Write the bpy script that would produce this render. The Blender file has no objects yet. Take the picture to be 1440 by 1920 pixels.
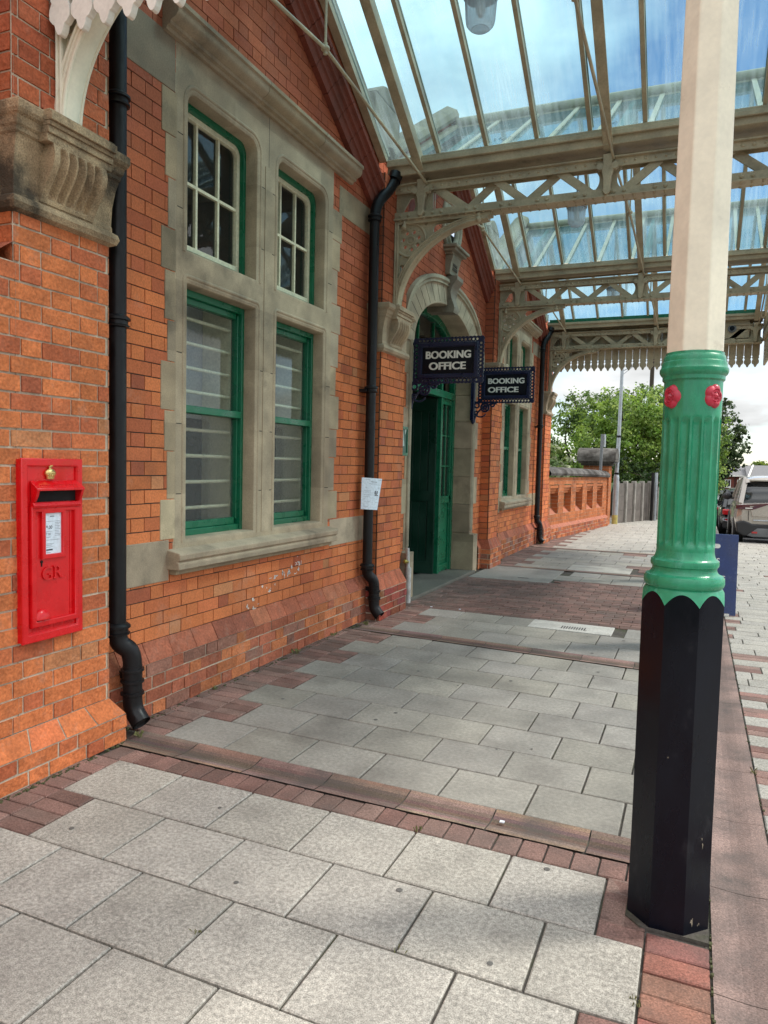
import bpy, math, random
from mathutils import Vector, Matrix
random.seed(11)
S = bpy.context.scene
COL = S.collection
PI = math.pi
sin, cos, rad = math.sin, math.cos, math.radians
R = random.uniform

# ------------------------------------------------------------------ mesh helpers
class MB:
    """collects shapes; build() links them as ONE mesh object"""
    def __init__(self):
        self.v = []; self.f = []; self.mi = []; self.c = []
    def add(self, vs, fs, mi=0, col=None):
        b = len(self.v)
        self.v += [tuple(p) for p in vs]
        for f in fs:
            self.f.append([b + i for i in f]); self.mi.append(mi); self.c.append(col)
        return self
    def box(self, x0, x1, y0, y1, z0, z1, mi=0, col=None, M=None):
        if x0 > x1: x0, x1 = x1, x0
        if y0 > y1: y0, y1 = y1, y0
        if z0 > z1: z0, z1 = z1, z0
        vs = [(x, y, z) for x in (x0, x1) for y in (y0, y1) for z in (z0, z1)]
        if M: vs = [M @ Vector(p) for p in vs]
        return self.add(vs, [(0,1,3,2),(4,6,7,5),(0,4,5,1),(2,3,7,6),(0,2,6,4),(1,5,7,3)], mi, col)
    def prism(self, poly, plane, a0, a1, mi=0, col=None):
        """extrude a 2-D polygon along the axis its plane leaves out"""
        def P(p, a):
            return {'xz': (p[0], a, p[1]), 'yz': (a, p[0], p[1]), 'xy': (p[0], p[1], a)}[plane]
        n = len(poly)
        vs = [P(p, a0) for p in poly] + [P(p, a1) for p in poly]
        fs = [tuple(range(n))[::-1], tuple(range(n, 2*n))] + [(i, (i+1) % n, n+(i+1) % n, n+i) for i in range(n)]
        return self.add(vs, fs, mi, col)
    def sweep(self, prof, path, up=Vector((0,0,1)), mi=0, col=None, side=None):
        """profile (a,b): a along side vector, b along up-ish normal; path of 3-D points"""
        path = [Vector(p) for p in path]; n = len(prof); vs = []; fs = []
        for i, p in enumerate(path):
            t = (path[min(i+1, len(path)-1)] - path[max(i-1, 0)]).normalized()
            s = side if side is not None else t.cross(up).normalized()
            u = s.cross(t).normalized()
            vs += [p + s*a + u*b for a, b in prof]
        for i in range(len(path)-1):
            for j in range(n):
                k = (j+1) % n
                fs.append((i*n+j, i*n+k, (i+1)*n+k, (i+1)*n+j))
        fs.append(tuple(range(n))[::-1]); fs.append(tuple((len(path)-1)*n+j for j in range(n)))
        return self.add(vs, fs, mi, col)
    def tube(self, pts, r, n=14, mi=0, col=None, caps=True):
        pts = [Vector(p) for p in pts]; m = len(pts)
        rs = r if isinstance(r, (list, tuple)) else [r]*m
        vs = []; fs = []; s = None
        for i, p in enumerate(pts):
            t = (pts[min(i+1, m-1)] - pts[max(i-1, 0)])
            t = t.normalized() if t.length > 1e-9 else Vector((0,0,1))
            if s is None:
                s = t.cross(Vector((0,1,0)) if abs(t.y) < .9 else Vector((1,0,0))).normalized()
            else:
                s = (s - t*s.dot(t)).normalized()
            u = t.cross(s)
            vs += [p + (s*cos(2*PI*k/n) + u*sin(2*PI*k/n))*rs[i] for k in range(n)]
        for i in range(m-1):
            for k in range(n):
                fs.append((i*n+k, i*n+(k+1) % n, (i+1)*n+(k+1) % n, (i+1)*n+k))
        if caps:
            fs.append(tuple(range(n))[::-1]); fs.append(tuple((m-1)*n+k for k in range(n)))
        return self.add(vs, fs, mi, col)
    def lathe(self, c, prof, n=32, mi=0, col=None, M=None):
        """prof: (r, z) pairs from bottom to top about a vertical axis at c"""
        vs = []; fs = []; m = len(prof); c = Vector(c)
        for r, z in prof:
            for k in range(n):
                p = Vector((r*cos(2*PI*k/n), r*sin(2*PI*k/n), z))
                vs.append(c + (M @ p if M else p))
        for i in range(m-1):
            for k in range(n):
                fs.append((i*n+k, i*n+(k+1) % n, (i+1)*n+(k+1) % n, (i+1)*n+k))
        fs.append(tuple(range(n))[::-1]); fs.append(tuple((m-1)*n+k for k in range(n)))
        return self.add(vs, fs, mi, col)
    def quad(self, y0, y1, z0, z1, x):
        return self.add([(x, y0, z0), (x, y1, z0), (x, y1, z1), (x, y0, z1)], [(0,1,2,3)])
    def bar(self, p, q, w, h, up=(0,0,1), mi=0, col=None):
        """rectangular bar from p to q: w across, h along up"""
        p = Vector(p); q = Vector(q); t = (q-p).normalized()
        s = t.cross(Vector(up)).normalized(); u = s.cross(t)
        vs = [b + s*a*w/2 + u*c*h/2 for b in (p, q) for a, c in ((-1,-1),(1,-1),(1,1),(-1,1))]
        return self.add(vs, [(3,2,1,0),(4,5,6,7),(0,1,5,4),(1,2,6,5),(2,3,7,6),(3,0,4,7)], mi, col)
    def ball(self, c, r, n=10, mi=0, col=None, sq=(1,1,1)):
        prof = [(r*max(.02, sin(PI*i/(n//2+2))), -r*cos(PI*i/(n//2+2))) for i in range(n//2+3)]
        M = Matrix.Diagonal((sq[0], sq[1], sq[2])).to_3x3()
        return self.lathe(c, prof, n, mi, col, M)
    def dome(self, c, r, h, axis, n=8, mi=0, col=None):
        """rivet: a little dome standing off along axis"""
        a = Vector(axis).normalized(); q = Vector((0,0,1)).rotation_difference(a).to_matrix()
        return self.lathe(c, [(r, 0), (r*.85, h*.5), (r*.45, h*.92), (r*.08, h)], n, mi, col, q)
    def plate(self, loops, th, M, mi=0, col=None, bevel=0):
        """flat plate with holes: first loop outline, the rest holes; local z is thickness"""
        cu = bpy.data.curves.new('tmp', 'CURVE'); cu.dimensions = '2D'; cu.fill_mode = 'BOTH'
        cu.extrude = th/2 - bevel; cu.bevel_depth = bevel; cu.bevel_resolution = 1
        for L in loops:
            sp = cu.splines.new('POLY'); sp.points.add(len(L)-1); sp.use_cyclic_u = True
            for i, p in enumerate(L): sp.points[i].co = (p[0], p[1], 0, 1)
        o = bpy.data.objects.new('tmp', cu); COL.objects.link(o)
        me = bpy.data.meshes.new_from_object(o.evaluated_get(bpy.context.evaluated_depsgraph_get()))
        vs = [M @ v.co for v in me.vertices]; fs = [tuple(p.vertices) for p in me.polygons]
        bpy.data.objects.remove(o); bpy.data.curves.remove(cu); bpy.data.meshes.remove(me)
        return self.add(vs, fs, mi, col)
    def text(self, body, M, w, h, mi=0, depth=.003, bold=0, col=None, align='L'):
        """lettering fitted into w x h, lower left at M's origin, facing local +z"""
        cu = bpy.data.curves.new('tmp', 'FONT'); cu.body = body; cu.offset = bold; cu.extrude = .01
        o = bpy.data.objects.new('tmp', cu); COL.objects.link(o)
        me = bpy.data.meshes.new_from_object(o.evaluated_get(bpy.context.evaluated_depsgraph_get()))
        xs = [v.co.x for v in me.vertices]; ys = [v.co.y for v in me.vertices]
        x0, x1, y0, y1 = min(xs), max(xs), min(ys), max(ys)
        vs = [M @ Vector(((v.co.x-x0)/(x1-x0)*w, (v.co.y-y0)/(y1-y0)*h, v.co.z*depth*50)) for v in me.vertices]
        fs = [tuple(p.vertices) for p in me.polygons]
        bpy.data.objects.remove(o); bpy.data.curves.remove(cu); bpy.data.meshes.remove(me)
        return self.add(vs, fs, mi, col)
    def build(self, name, mats, parent=None, smooth=None, bevel=0, seg=2):
        me = bpy.data.meshes.new(name)
        me.from_pydata(self.v, [], self.f)
        mats = mats if isinstance(mats, (list, tuple)) else [mats]
        for m in mats: me.materials.append(m)
        if len(mats) > 1: me.polygons.foreach_set('material_index', self.mi)
        if any(c is not None for c in self.c):
            at = me.color_attributes.new('Col', 'FLOAT_COLOR', 'CORNER'); d = []
            for f, c in zip(self.f, self.c):
                c = c if c is not None else (1,1,1)
                d += [c[0], c[1], c[2], 1.0]*len(f)
            at.data.foreach_set('color', d)
        if smooth is not None:
            me.polygons.foreach_set('use_smooth', [True]*len(me.polygons))
            try: me.set_sharp_from_angle(angle=rad(smooth))
            except Exception: pass
        me.update()
        o = bpy.data.objects.new(name, me); COL.objects.link(o)
        if parent is not None: attach(o, parent)
        if bevel:
            b = o.modifiers.new('edge', 'BEVEL'); b.width = bevel; b.segments = seg; b.limit_method = 'ANGLE'; b.angle_limit = rad(40)
            b.harden_normals = False
        return o

def attach(o, parent):
    o.parent = parent
    if parent.type == 'EMPTY':
        o.matrix_parent_inverse = Matrix.Translation(-parent.location)
def tag(o, label, cat, group=None, kind=None):
    o['label'] = label; o['category'] = cat
    if group: o['group'] = group
    if kind: o['kind'] = kind
    return o
def thing(name, loc, label, cat, group=None):
    o = bpy.data.objects.new(name, None); COL.objects.link(o); o.location = loc
    o.empty_display_size = .2
    return tag(o, label, cat, group)
def struct(o, kind='structure', label=None):
    o['kind'] = kind
    if label: o['label'] = label
    return o
def dup(root, label=None, dloc=(0,0,0)):
    """copy of a thing with copies of its parts and sub-parts, set off by dloc"""
    def rec(o, par):
        c = o.copy(); COL.objects.link(c)
        if par is not None: c.parent = par
        c.matrix_parent_inverse = o.matrix_parent_inverse.copy()
        for ch in list(o.children): rec(ch, c)
        return c
    r = rec(root, root.parent)
    r.location = r.location + Vector(dloc)
    if label: r['label'] = label
    return r
def circ(cx, cy, r, n=24, a0=0, ry=None):
    ry = ry or r
    return [(cx + r*cos(a0+2*PI*i/n), cy + ry*sin(a0+2*PI*i/n)) for i in range(n)]
def arc(cx, cy, r, a0, a1, n=12, ry=None):
    ry = ry or r
    return [(cx + r*cos(rad(a0+(a1-a0)*i/n)), cy + ry*sin(rad(a0+(a1-a0)*i/n))) for i in range(n+1)]
def Mcols(x, y, z, o):
    return Matrix(((x[0], y[0], z[0], o[0]), (x[1], y[1], z[1], o[1]), (x[2], y[2], z[2], o[2]), (0,0,0,1)))
def M_xz(y): return Mcols((1,0,0), (0,0,1), (0,-1,0), (0,y,0))       # local (x,y) -> world (x,z), faces -y
def M_yz(x): return Mcols((0,1,0), (0,0,1), (1,0,0), (x,0,0))        # local (x,y) -> world (y,z), faces +x

# ------------------------------------------------------------------ materials
def nodes(name):
    m = bpy.data.materials.new(name); m.use_nodes = True
    nt = m.node_tree; nt.nodes.clear()
    def N(t, **k):
        n = nt.nodes.new(t)
        for a, b in k.items():
            if a.startswith('i_'):
                key = a[2:].replace('_', ' ')
                n.inputs[int(key) if key.isdigit() else key].default_value = b
            else: setattr(n, a, b)
        return n
    def L(a, b): nt.links.new(a, b)
    out = N('ShaderNodeOutputMaterial')
    return m, N, L, out
def ramp(N, pts, interp='LINEAR'):
    r = N('ShaderNodeValToRGB'); e = r.color_ramp.elements; r.color_ramp.interpolation = interp
    while len(e) < len(pts): e.new(.5)
    for i, (p, c) in enumerate(pts):
        e[i].position = p; e[i].color = (c, c, c, 1) if not isinstance(c, tuple) else (*c[:3], 1)
    return r
def surf(name, col=None, attr=False, rough=.6, metal=0, var=.25, vscale=3., fine=.12, fscale=60., bump=.2, bscale=80., bdist=.004,
         spec=.5, stain=None, stain_amt=.5, stain_scale=1.2, stain_lo=.5, stain_hi=.68, speck=0, speck_scale=250., coat=0, rvar=.15, squash=None, blocks=0, salt=0, zdirt=0):
    m, N, L, out = nodes(name)
    tc = N('ShaderNodeTexCoord')
    src = tc.outputs['Object']
    if squash:
        mp = N('ShaderNodeMapping'); mp.inputs['Scale'].default_value = squash; L(src, mp.inputs['Vector']); src = mp.outputs['Vector']
    if attr:
        a = N('ShaderNodeAttribute', attribute_name='Col'); base = a.outputs['Color']
    else:
        a = N('ShaderNodeRGB'); a.outputs[0].default_value = (*col, 1); base = a.outputs[0]
    def mult(base, fac_socket, lo, hi):
        mr = N('ShaderNodeMapRange'); mr.inputs['From Min'].default_value = .3; mr.inputs['From Max'].default_value = .7
        mr.inputs['To Min'].default_value = lo; mr.inputs['To Max'].default_value = hi; L(fac_socket, mr.inputs['Value'])
        mx = N('ShaderNodeMix', data_type='RGBA', blend_type='MULTIPLY'); mx.inputs['Factor'].default_value = 1
        L(base, mx.inputs['A']); L(mr.outputs['Result'], mx.inputs['B']); return mx.outputs['Result']
    n1 = N('ShaderNodeTexNoise'); n1.inputs['Scale'].default_value = vscale; n1.inputs['Detail'].default_value = 5; L(src, n1.inputs['Vector'])
    if var: base = mult(base, n1.outputs['Fac'], 1-var, 1+var*.6)
    n2 = N('ShaderNodeTexNoise'); n2.inputs['Scale'].default_value = fscale; n2.inputs['Detail'].default_value = 4; L(src, n2.inputs['Vector'])
    if fine: base = mult(base, n2.outputs['Fac'], 1-fine, 1+fine)
    if blocks:
        sn = N('ShaderNodeVectorMath', operation='SNAP'); sn.inputs[1].default_value = (.9, .63, .445); L(tc.outputs['Object'], sn.inputs[0])
        wn = N('ShaderNodeTexWhiteNoise', noise_dimensions='3D'); L(sn.outputs[0], wn.inputs['Vector']); base = mult(base, wn.outputs['Value'], 1-blocks, 1+blocks)
    if salt:
        n5 = N('ShaderNodeTexNoise'); n5.inputs['Scale'].default_value = 3.1; n5.inputs['Detail'].default_value = 9; n5.inputs['Roughness'].default_value = .75; L(src, n5.inputs['Vector'])
        r5 = N('ShaderNodeMapRange'); r5.inputs['From Min'].default_value = .56; r5.inputs['From Max'].default_value = .70; r5.inputs['To Max'].default_value = salt; L(n5.outputs['Fac'], r5.inputs['Value'])
        m5 = N('ShaderNodeMix', data_type='RGBA'); L(r5.outputs['Result'], m5.inputs['Factor']); L(base, m5.inputs['A']); m5.inputs['B'].default_value = (.50,.38,.30,1); base = m5.outputs['Result']
    if speck:
        n4 = N('ShaderNodeTexNoise'); n4.inputs['Scale'].default_value = speck_scale; n4.inputs['Detail'].default_value = 2; L(src, n4.inputs['Vector'])
        base = mult(base, n4.outputs['Fac'], 1-speck, 1+speck*.7)
    if stain:
        n3 = N('ShaderNodeTexNoise'); n3.inputs['Scale'].default_value = stain_scale; n3.inputs['Detail'].default_value = 8; n3.inputs['Roughness'].default_value = .65
        L(src, n3.inputs['Vector'])
        r = N('ShaderNodeMapRange'); r.inputs['From Min'].default_value = stain_lo; r.inputs['From Max'].default_value = stain_hi; r.inputs['To Max'].default_value = stain_amt
        L(n3.outputs['Fac'], r.inputs['Value'])
        mx = N('ShaderNodeMix', data_type='RGBA'); L(r.outputs['Result'], mx.inputs['Factor']); L(base, mx.inputs['A']); mx.inputs['B'].default_value = (*stain, 1)
        base = mx.outputs['Result']
    b = N('ShaderNodeBsdfPrincipled'); L(base, b.inputs['Base Color'])
    b.inputs['Metallic'].default_value = metal; b.inputs['Specular IOR Level'].default_value = spec
    if coat: b.inputs['Coat Weight'].default_value = coat; b.inputs['Coat Roughness'].default_value = .08
    rr = N('ShaderNodeMapRange'); rr.inputs['From Min'].default_value = .3; rr.inputs['From Max'].default_value = .7
    rr.inputs['To Min'].default_value = max(.03, rough-rvar); rr.inputs['To Max'].default_value = min(1, rough+rvar); L(n1.outputs['Fac'], rr.inputs['Value']); L(rr.outputs['Result'], b.inputs['Roughness'])
    if bump:
        nb = N('ShaderNodeTexNoise'); nb.inputs['Scale'].default_value = bscale; nb.inputs['Detail'].default_value = 5; L(src, nb.inputs['Vector'])
        bp = N('ShaderNodeBump'); bp.inputs['Strength'].default_value = bump; bp.inputs['Distance'].default_value = bdist
        L(nb.outputs['Fac'], bp.inputs['Height']); L(bp.outputs['Normal'], b.inputs['Normal'])
    L(b.outputs['BSDF'], out.inputs['Surface'])
    return m
def schlick(N, L, nrm=None):
    g = N('ShaderNodeNewGeometry'); d = N('ShaderNodeVectorMath', operation='DOT_PRODUCT'); L(g.outputs['Incoming'], d.inputs[0]); L(nrm or g.outputs['Normal'], d.inputs[1])
    a = N('ShaderNodeMath', operation='ABSOLUTE'); L(d.outputs['Value'], a.inputs[0])
    o = N('ShaderNodeMath', operation='SUBTRACT', use_clamp=True); o.inputs[0].default_value = 1; L(a.outputs[0], o.inputs[1])
    p = N('ShaderNodeMath', operation='POWER'); p.inputs[1].default_value = 5; L(o.outputs[0], p.inputs[0])
    m = N('ShaderNodeMath', operation='MULTIPLY_ADD'); m.inputs[1].default_value = .95; m.inputs[2].default_value = .05; L(p.outputs[0], m.inputs[0]); return m.outputs[0]
def glassy(name, tint, clear, dirt_col, dirt, streak=0, rough=.03, gloss=1.0):
    """thin sheet: transparent + a film of dirt + mirror by fresnel"""
    m, N, L, out = nodes(name)
    tr = N('ShaderNodeBsdfTransparent'); tr.inputs['Color'].default_value = (*[t*clear for t in tint], 1)
    df = N('ShaderNodeBsdfDiffuse'); df.inputs['Color'].default_value = (*dirt_col, 1)
    tl = N('ShaderNodeBsdfTranslucent'); tl.inputs['Color'].default_value = (*dirt_col, 1)
    dm = N('ShaderNodeMixShader'); dm.inputs[0].default_value = .6; L(df.outputs[0], dm.inputs[1]); L(tl.outputs[0], dm.inputs[2])
    mx = N('ShaderNodeMixShader'); L(tr.outputs[0], mx.inputs[1]); L(dm.outputs[0], mx.inputs[2])
    tc = N('ShaderNodeTexCoord')
    if streak:
        mp = N('ShaderNodeMapping'); mp.inputs['Scale'].default_value = (14, 1.1, 1.1); L(tc.outputs['Object'], mp.inputs['Vector'])
        n = N('ShaderNodeTexNoise'); n.inputs['Scale'].default_value = 1.6; n.inputs['Detail'].default_value = 7; n.inputs['Roughness'].default_value = .65; L(mp.outputs[0], n.inputs['Vector'])
        n2 = N('ShaderNodeTexNoise'); n2.inputs['Scale'].default_value = 1.3; n2.inputs['Detail'].default_value = 5; L(tc.outputs['Object'], n2.inputs['Vector'])
        ad = N('ShaderNodeMath', operation='MULTIPLY'); L(n.outputs['Fac'], ad.inputs[0]); L(n2.outputs['Fac'], ad.inputs[1])
        mr = N('ShaderNodeMapRange'); mr.inputs['From Min'].default_value = .12; mr.inputs['From Max'].default_value = .42
        mr.inputs['To Min'].default_value = max(0, dirt-streak*.5); mr.inputs['To Max'].default_value = dirt+streak; L(ad.outputs[0], mr.inputs['Value']); L(mr.outputs['Result'], mx.inputs[0])
    else: mx.inputs[0].default_value = dirt
    gl = N('ShaderNodeBsdfGlossy'); gl.inputs['Roughness'].default_value = rough
    fm = N('ShaderNodeMath', operation='MULTIPLY'); fm.inputs[1].default_value = gloss; L(schlick(N, L), fm.inputs[0])
    m2 = N('ShaderNodeMixShader'); L(fm.outputs[0], m2.inputs[0]); L(mx.outputs[0], m2.inputs[1]); L(gl.outputs[0], m2.inputs[2])
    L(m2.outputs[0], out.inputs['Surface'])
    return m
M = {}
M['brick'] = surf('brick', attr=True, rough=.85, salt=.20, var=.16, vscale=2.2, fine=.16, fscale=90, bump=.5, bscale=70, bdist=.004, spec=.25,
                  stain=(.10,.045,.03), stain_amt=.42, stain_scale=1.7, stain_lo=.54, stain_hi=.72)
M['old_brick'] = surf('worn_brick', attr=True, rough=.9, salt=.12, var=.22, vscale=11, fine=.22, fscale=70, bump=1.0, bscale=34, bdist=.011, spec=.2,
                  stain=(.42,.28,.21), stain_amt=.32, stain_scale=7, stain_lo=.58, stain_hi=.72)
M['mortar_dark'] = surf('dark_mortar', (.10,.075,.06), rough=.95, var=.4, vscale=6, bump=.5, spec=.1)
M['mortar_pale'] = surf('pale_mortar', (.56,.47,.36), rough=.95, var=.35, vscale=8, bump=.6, spec=.1)
M['terracotta'] = surf('red_terracotta', (.21,.05,.03), rough=.7, var=.25, vscale=6, bump=.25, spec=.3, stain=(.05,.03,.025), stain_amt=.5, stain_scale=3)
M['stone'] = surf('sandstone', attr=True, rough=.85, blocks=.10, var=.25, vscale=5, fine=.12, fscale=120, bump=.35, bscale=120, bdist=.003, spec=.25,
                  stain=(.085,.07,.052), stain_amt=.75, stain_scale=2.1, stain_lo=.55, stain_hi=.76)
M['cap_stone'] = surf('weathered_stone', attr=True, rough=.95, var=.35, vscale=6, fine=.3, fscale=140, bump=1.0, bscale=110, bdist=.006, spec=.15,
                  stain=(.035,.03,.025), stain_amt=.9, stain_scale=2.6, stain_lo=.43, stain_hi=.61)
M['green'] = surf('green_gloss_paint', (.005,.135,.062), rough=.32, var=.15, vscale=7, fine=.04, bump=.08, bscale=50, spec=.5)
M['green_col'] = surf('green_enamel', (.023,.255,.128), rough=.30, var=.20, vscale=18, fine=.08, fscale=45, bump=.4, bscale=45, bdist=.004, spec=.5,
                      stain=(.12,.42,.29), stain_amt=.5, stain_scale=22, stain_lo=.57, stain_hi=.7, squash=(1,1,.4))
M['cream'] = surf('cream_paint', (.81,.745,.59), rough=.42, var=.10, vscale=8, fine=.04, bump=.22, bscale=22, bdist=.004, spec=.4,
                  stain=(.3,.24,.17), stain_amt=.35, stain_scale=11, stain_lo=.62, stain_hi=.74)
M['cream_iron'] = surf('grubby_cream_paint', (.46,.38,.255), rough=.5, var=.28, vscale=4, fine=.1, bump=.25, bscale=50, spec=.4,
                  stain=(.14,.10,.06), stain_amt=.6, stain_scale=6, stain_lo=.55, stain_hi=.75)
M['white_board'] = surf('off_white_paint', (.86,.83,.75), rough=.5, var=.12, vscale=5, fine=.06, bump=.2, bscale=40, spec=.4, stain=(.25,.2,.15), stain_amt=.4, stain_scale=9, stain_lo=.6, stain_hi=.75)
M['frame_cream'] = surf('window_cream_paint', (.74,.68,.49), rough=.4, var=.12, vscale=9, bump=.1, spec=.4)
M['black_iron'] = surf('black_pipe_paint', (.009,.008,.009), rough=.42, var=.3, vscale=12, fine=.1, bump=.12, bscale=60, spec=.5, stain=(.07,.06,.06), stain_amt=.25, stain_scale=12, stain_lo=.62, stain_hi=.75)
M['black_iron'].node_tree.nodes['Principled BSDF'].inputs['Specular IOR Level'].default_value = .3
M['black_gloss'] = surf('black_column_paint', (.004,.005,.010), rough=.28, var=.3, vscale=5, fine=.1, bump=.10, bscale=24, bdist=.003, spec=.5, stain=(.05,.05,.055), stain_amt=.5, stain_scale=10, stain_lo=.6, stain_hi=.78, squash=(1,1,.5), salt=.0); M['black_gloss'].node_tree.nodes['Principled BSDF'].inputs['Specular IOR Level'].default_value = .22
M['red'] = surf('red_postbox_paint', (.70,.005,.009), rough=.30, var=.10, vscale=10, fine=.03, bump=.12, bscale=60, bdist=.002, spec=.5)
M['red_rose'] = surf('red_rose_paint', (.46,.022,.05), rough=.38, var=.2, vscale=40, bump=.2, bscale=60, spec=.5)
M['gold'] = surf('gilt', (.75,.52,.20), rough=.3, metal=.85, var=.2, vscale=30, bump=.1)
M['dark'] = surf('dark_recess', (.006,.005,.005), rough=.9, var=.2, bump=0)
M['navy'] = surf('navy_sign_paint', (.008,.013,.05), rough=.35, var=.15, vscale=9, bump=.08, spec=.5)
M['navy_black'] = surf('sign_enamel', (.003,.004,.010), rough=.45, var=.15, bump=.03, spec=.25)
M['lettering'] = surf('white_lettering', (.80,.79,.74), rough=.5, var=.08, bump=.05)
M['paper'] = surf('white_paper', (.72,.77,.84), rough=.7, var=.06, vscale=10, bump=.08, bscale=30)
M['ink'] = surf('grey_print', (.22,.23,.27), rough=.7, var=.1, bump=0)
M['ink_dark'] = surf('black_print', (.04,.04,.05), rough=.7, var=.1, bump=0)
M['lead'] = surf('lead_flashing', (.20,.24,.28), rough=.5, var=.2, bump=.2)
M['slab'] = surf('paving_slab', attr=True, rough=.85, var=.16, vscale=5.5, fine=.30, fscale=62, bump=.35, bscale=170, bdist=.003, spec=.25, speck=.42, speck_scale=230,
                 stain=(.20,.18,.155), stain_amt=.45, stain_scale=2.4, stain_lo=.52, stain_hi=.72)
M['slab_smooth'] = surf('smooth_slab', attr=True, rough=.8, var=.20, vscale=3.2, fine=.16, fscale=48, bump=.2, bscale=150, bdist=.002, spec=.3, speck=.22, speck_scale=240, salt=0,
                 stain=(.12,.11,.098), stain_amt=.55, stain_scale=2.2, stain_lo=.50, stain_hi=.72)
M['paver'] = surf('clay_paver', attr=True, rough=.85, var=.25, vscale=7, fine=.2, fscale=90, bump=.5, bscale=120, bdist=.004, spec=.3, speck=.35, speck_scale=170,
                 stain=(.11,.09,.08), stain_amt=.6, stain_scale=3, stain_lo=.48, stain_hi=.7)
M['joint'] = surf('sand_joint', (.095,.086,.076), rough=.95, var=.4, vscale=8, fine=.2, bump=.5, bscale=150, spec=.1, stain=(.06,.075,.03), stain_amt=.6, stain_scale=5)
M['channel'] = surf('channel_block', attr=True, rough=.85, var=.22, vscale=5, fine=.2, fscale=110, bump=.5, bscale=140, bdist=.004, spec=.3, speck=.35, speck_scale=180,
                 stain=(.085,.075,.068), stain_amt=.75, stain_scale=2.6, stain_lo=.46, stain_hi=.66)
M['concrete'] = surf('concrete', (.30,.28,.25), rough=.9, var=.25, vscale=4, fine=.15, bump=.4, bscale=110, spec=.2, stain=(.12,.11,.1), stain_amt=.5, stain_scale=3)
M['asphalt'] = surf('asphalt', (.055,.055,.058), rough=.9, var=.2, vscale=1.5, fine=.2, bump=.5, bscale=160, spec=.3)
M['earth'] = surf('earth_and_grass', (.05,.075,.025), rough=1, var=.4, vscale=1, bump=.4, bscale=10, spec=.1)
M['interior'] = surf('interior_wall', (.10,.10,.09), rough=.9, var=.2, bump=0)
M['blind'] = surf('grey_blind', (.45,.45,.44), rough=.85, var=.25, vscale=2.5, bump=.05)
M['galv'] = surf('galvanised_steel', (.42,.45,.48), rough=.45, metal=.4, var=.2, vscale=9, bump=.1)
M['grey_paint'] = surf('grey_post_paint', (.17,.18,.19), rough=.5, var=.2, bump=.1)
M['pvc'] = surf('grey_white_plastic', (.50,.50,.48), rough=.45, var=.2, vscale=14, bump=.1, stain=(.2,.17,.12), stain_amt=.5, stain_scale=16)
M['bark'] = surf('bark', (.055,.042,.03), rough=.95, var=.4, vscale=12, bump=.8, bscale=25, bdist=.01)
M['roof_glass'] = glassy('dirty_roof_glass', (.54,.87,.97), .68, (.66,.85,.90), .06, streak=.27, gloss=.35)
M['win_glass'] = glassy('window_glass', (.85,.9,.9), .92, (.4,.42,.42), .05, gloss=1.3)
M['lamp_glass'] = glassy('ribbed_lamp_glass', (.9,.96,1), .92, (.80,.86,.90), .55, rough=.12)
def obscure():
    m, N, L, out = nodes('obscured_glass')
    tc = N('ShaderNodeTexCoord')
    n = N('ShaderNodeTexNoise'); n.inputs['Scale'].default_value = 48; n.inputs['Detail'].default_value = 2; n.inputs['Distortion'].default_value = 1.2; L(tc.outputs['Object'], n.inputs['Vector'])
    bp = N('ShaderNodeBump'); bp.inputs['Strength'].default_value = .9; bp.inputs['Distance'].default_value = .006; L(n.outputs['Fac'], bp.inputs['Height'])
    rf = N('ShaderNodeBsdfRefraction'); rf.inputs['Roughness'].default_value = .12; rf.inputs['IOR'].default_value = 1.12; rf.inputs['Color'].default_value = (.8,.82,.8,1); L(bp.outputs[0], rf.inputs['Normal'])
    df = N('ShaderNodeBsdfDiffuse'); df.inputs['Color'].default_value = (.34,.34,.33,1); L(bp.outputs[0], df.inputs['Normal'])
    tp = N('ShaderNodeBsdfTransparent'); tp.inputs['Color'].default_value = (.85,.87,.85,1)
    m0 = N('ShaderNodeMixShader'); m0.inputs[0].default_value = .45; L(tp.outputs[0], m0.inputs[1]); L(rf.outputs[0], m0.inputs[2])
    m1 = N('ShaderNodeMixShader'); m1.inputs[0].default_value = .13; L(m0.outputs[0], m1.inputs[1]); L(df.outputs[0], m1.inputs[2])
    gl = N('ShaderNodeBsdfGlossy'); gl.inputs['Roughness'].default_value = .08; L(bp.outputs[0], gl.inputs['Normal'])
    m2 = N('ShaderNodeMixShader'); L(schlick(N, L, bp.outputs[0]), m2.inputs[0]); L(m1.outputs[0], m2.inputs[1]); L(gl.outputs[0], m2.inputs[2])
    L(m2.outputs[0], out.inputs['Surface']); return m
M['obscure'] = obscure()

STONE = (.42,.325,.222)
def stone_col(k=1.0, s=.12):
    q = k*R(1-s, 1+s); return (STONE[0]*q*R(.97,1.03), STONE[1]*q, STONE[2]*q*R(.93,1.04))

# ------------------------------------------------------------------ brickwork
def pal_orange(u, z):
    r = random.random(); b = R(.86, 1.12)
    up = min(1, max(0, (z-2.5)/.9))          # upper courses redder, with the canopy's shade worked into their darker colour
    if r < .62: c = (.61,.182,.066)
    elif r < .84: c = (.57,.160,.064)
    elif r < .94: c = (.49,.132,.058)
    elif r < .97: c = (.54,.215,.095)
    else: c = (.40,.11,.055)
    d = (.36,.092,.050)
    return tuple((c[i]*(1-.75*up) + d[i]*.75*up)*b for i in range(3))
def pal_red(u, z):
    b = R(.85, 1.12); r = random.random()
    c = (.40,.125,.07) if r < .6 else (.33,.105,.065) if r < .85 else (.44,.15,.08)
    return tuple(x*b for x in c)
def pal_base(u, z):
    b = R(.7, 1.2); r = random.random()
    c = (.50,.165,.070) if r < .5 else (.40,.125,.07) if r < .85 else (.33,.15,.105)
    return tuple(x*b for x in c)
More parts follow.
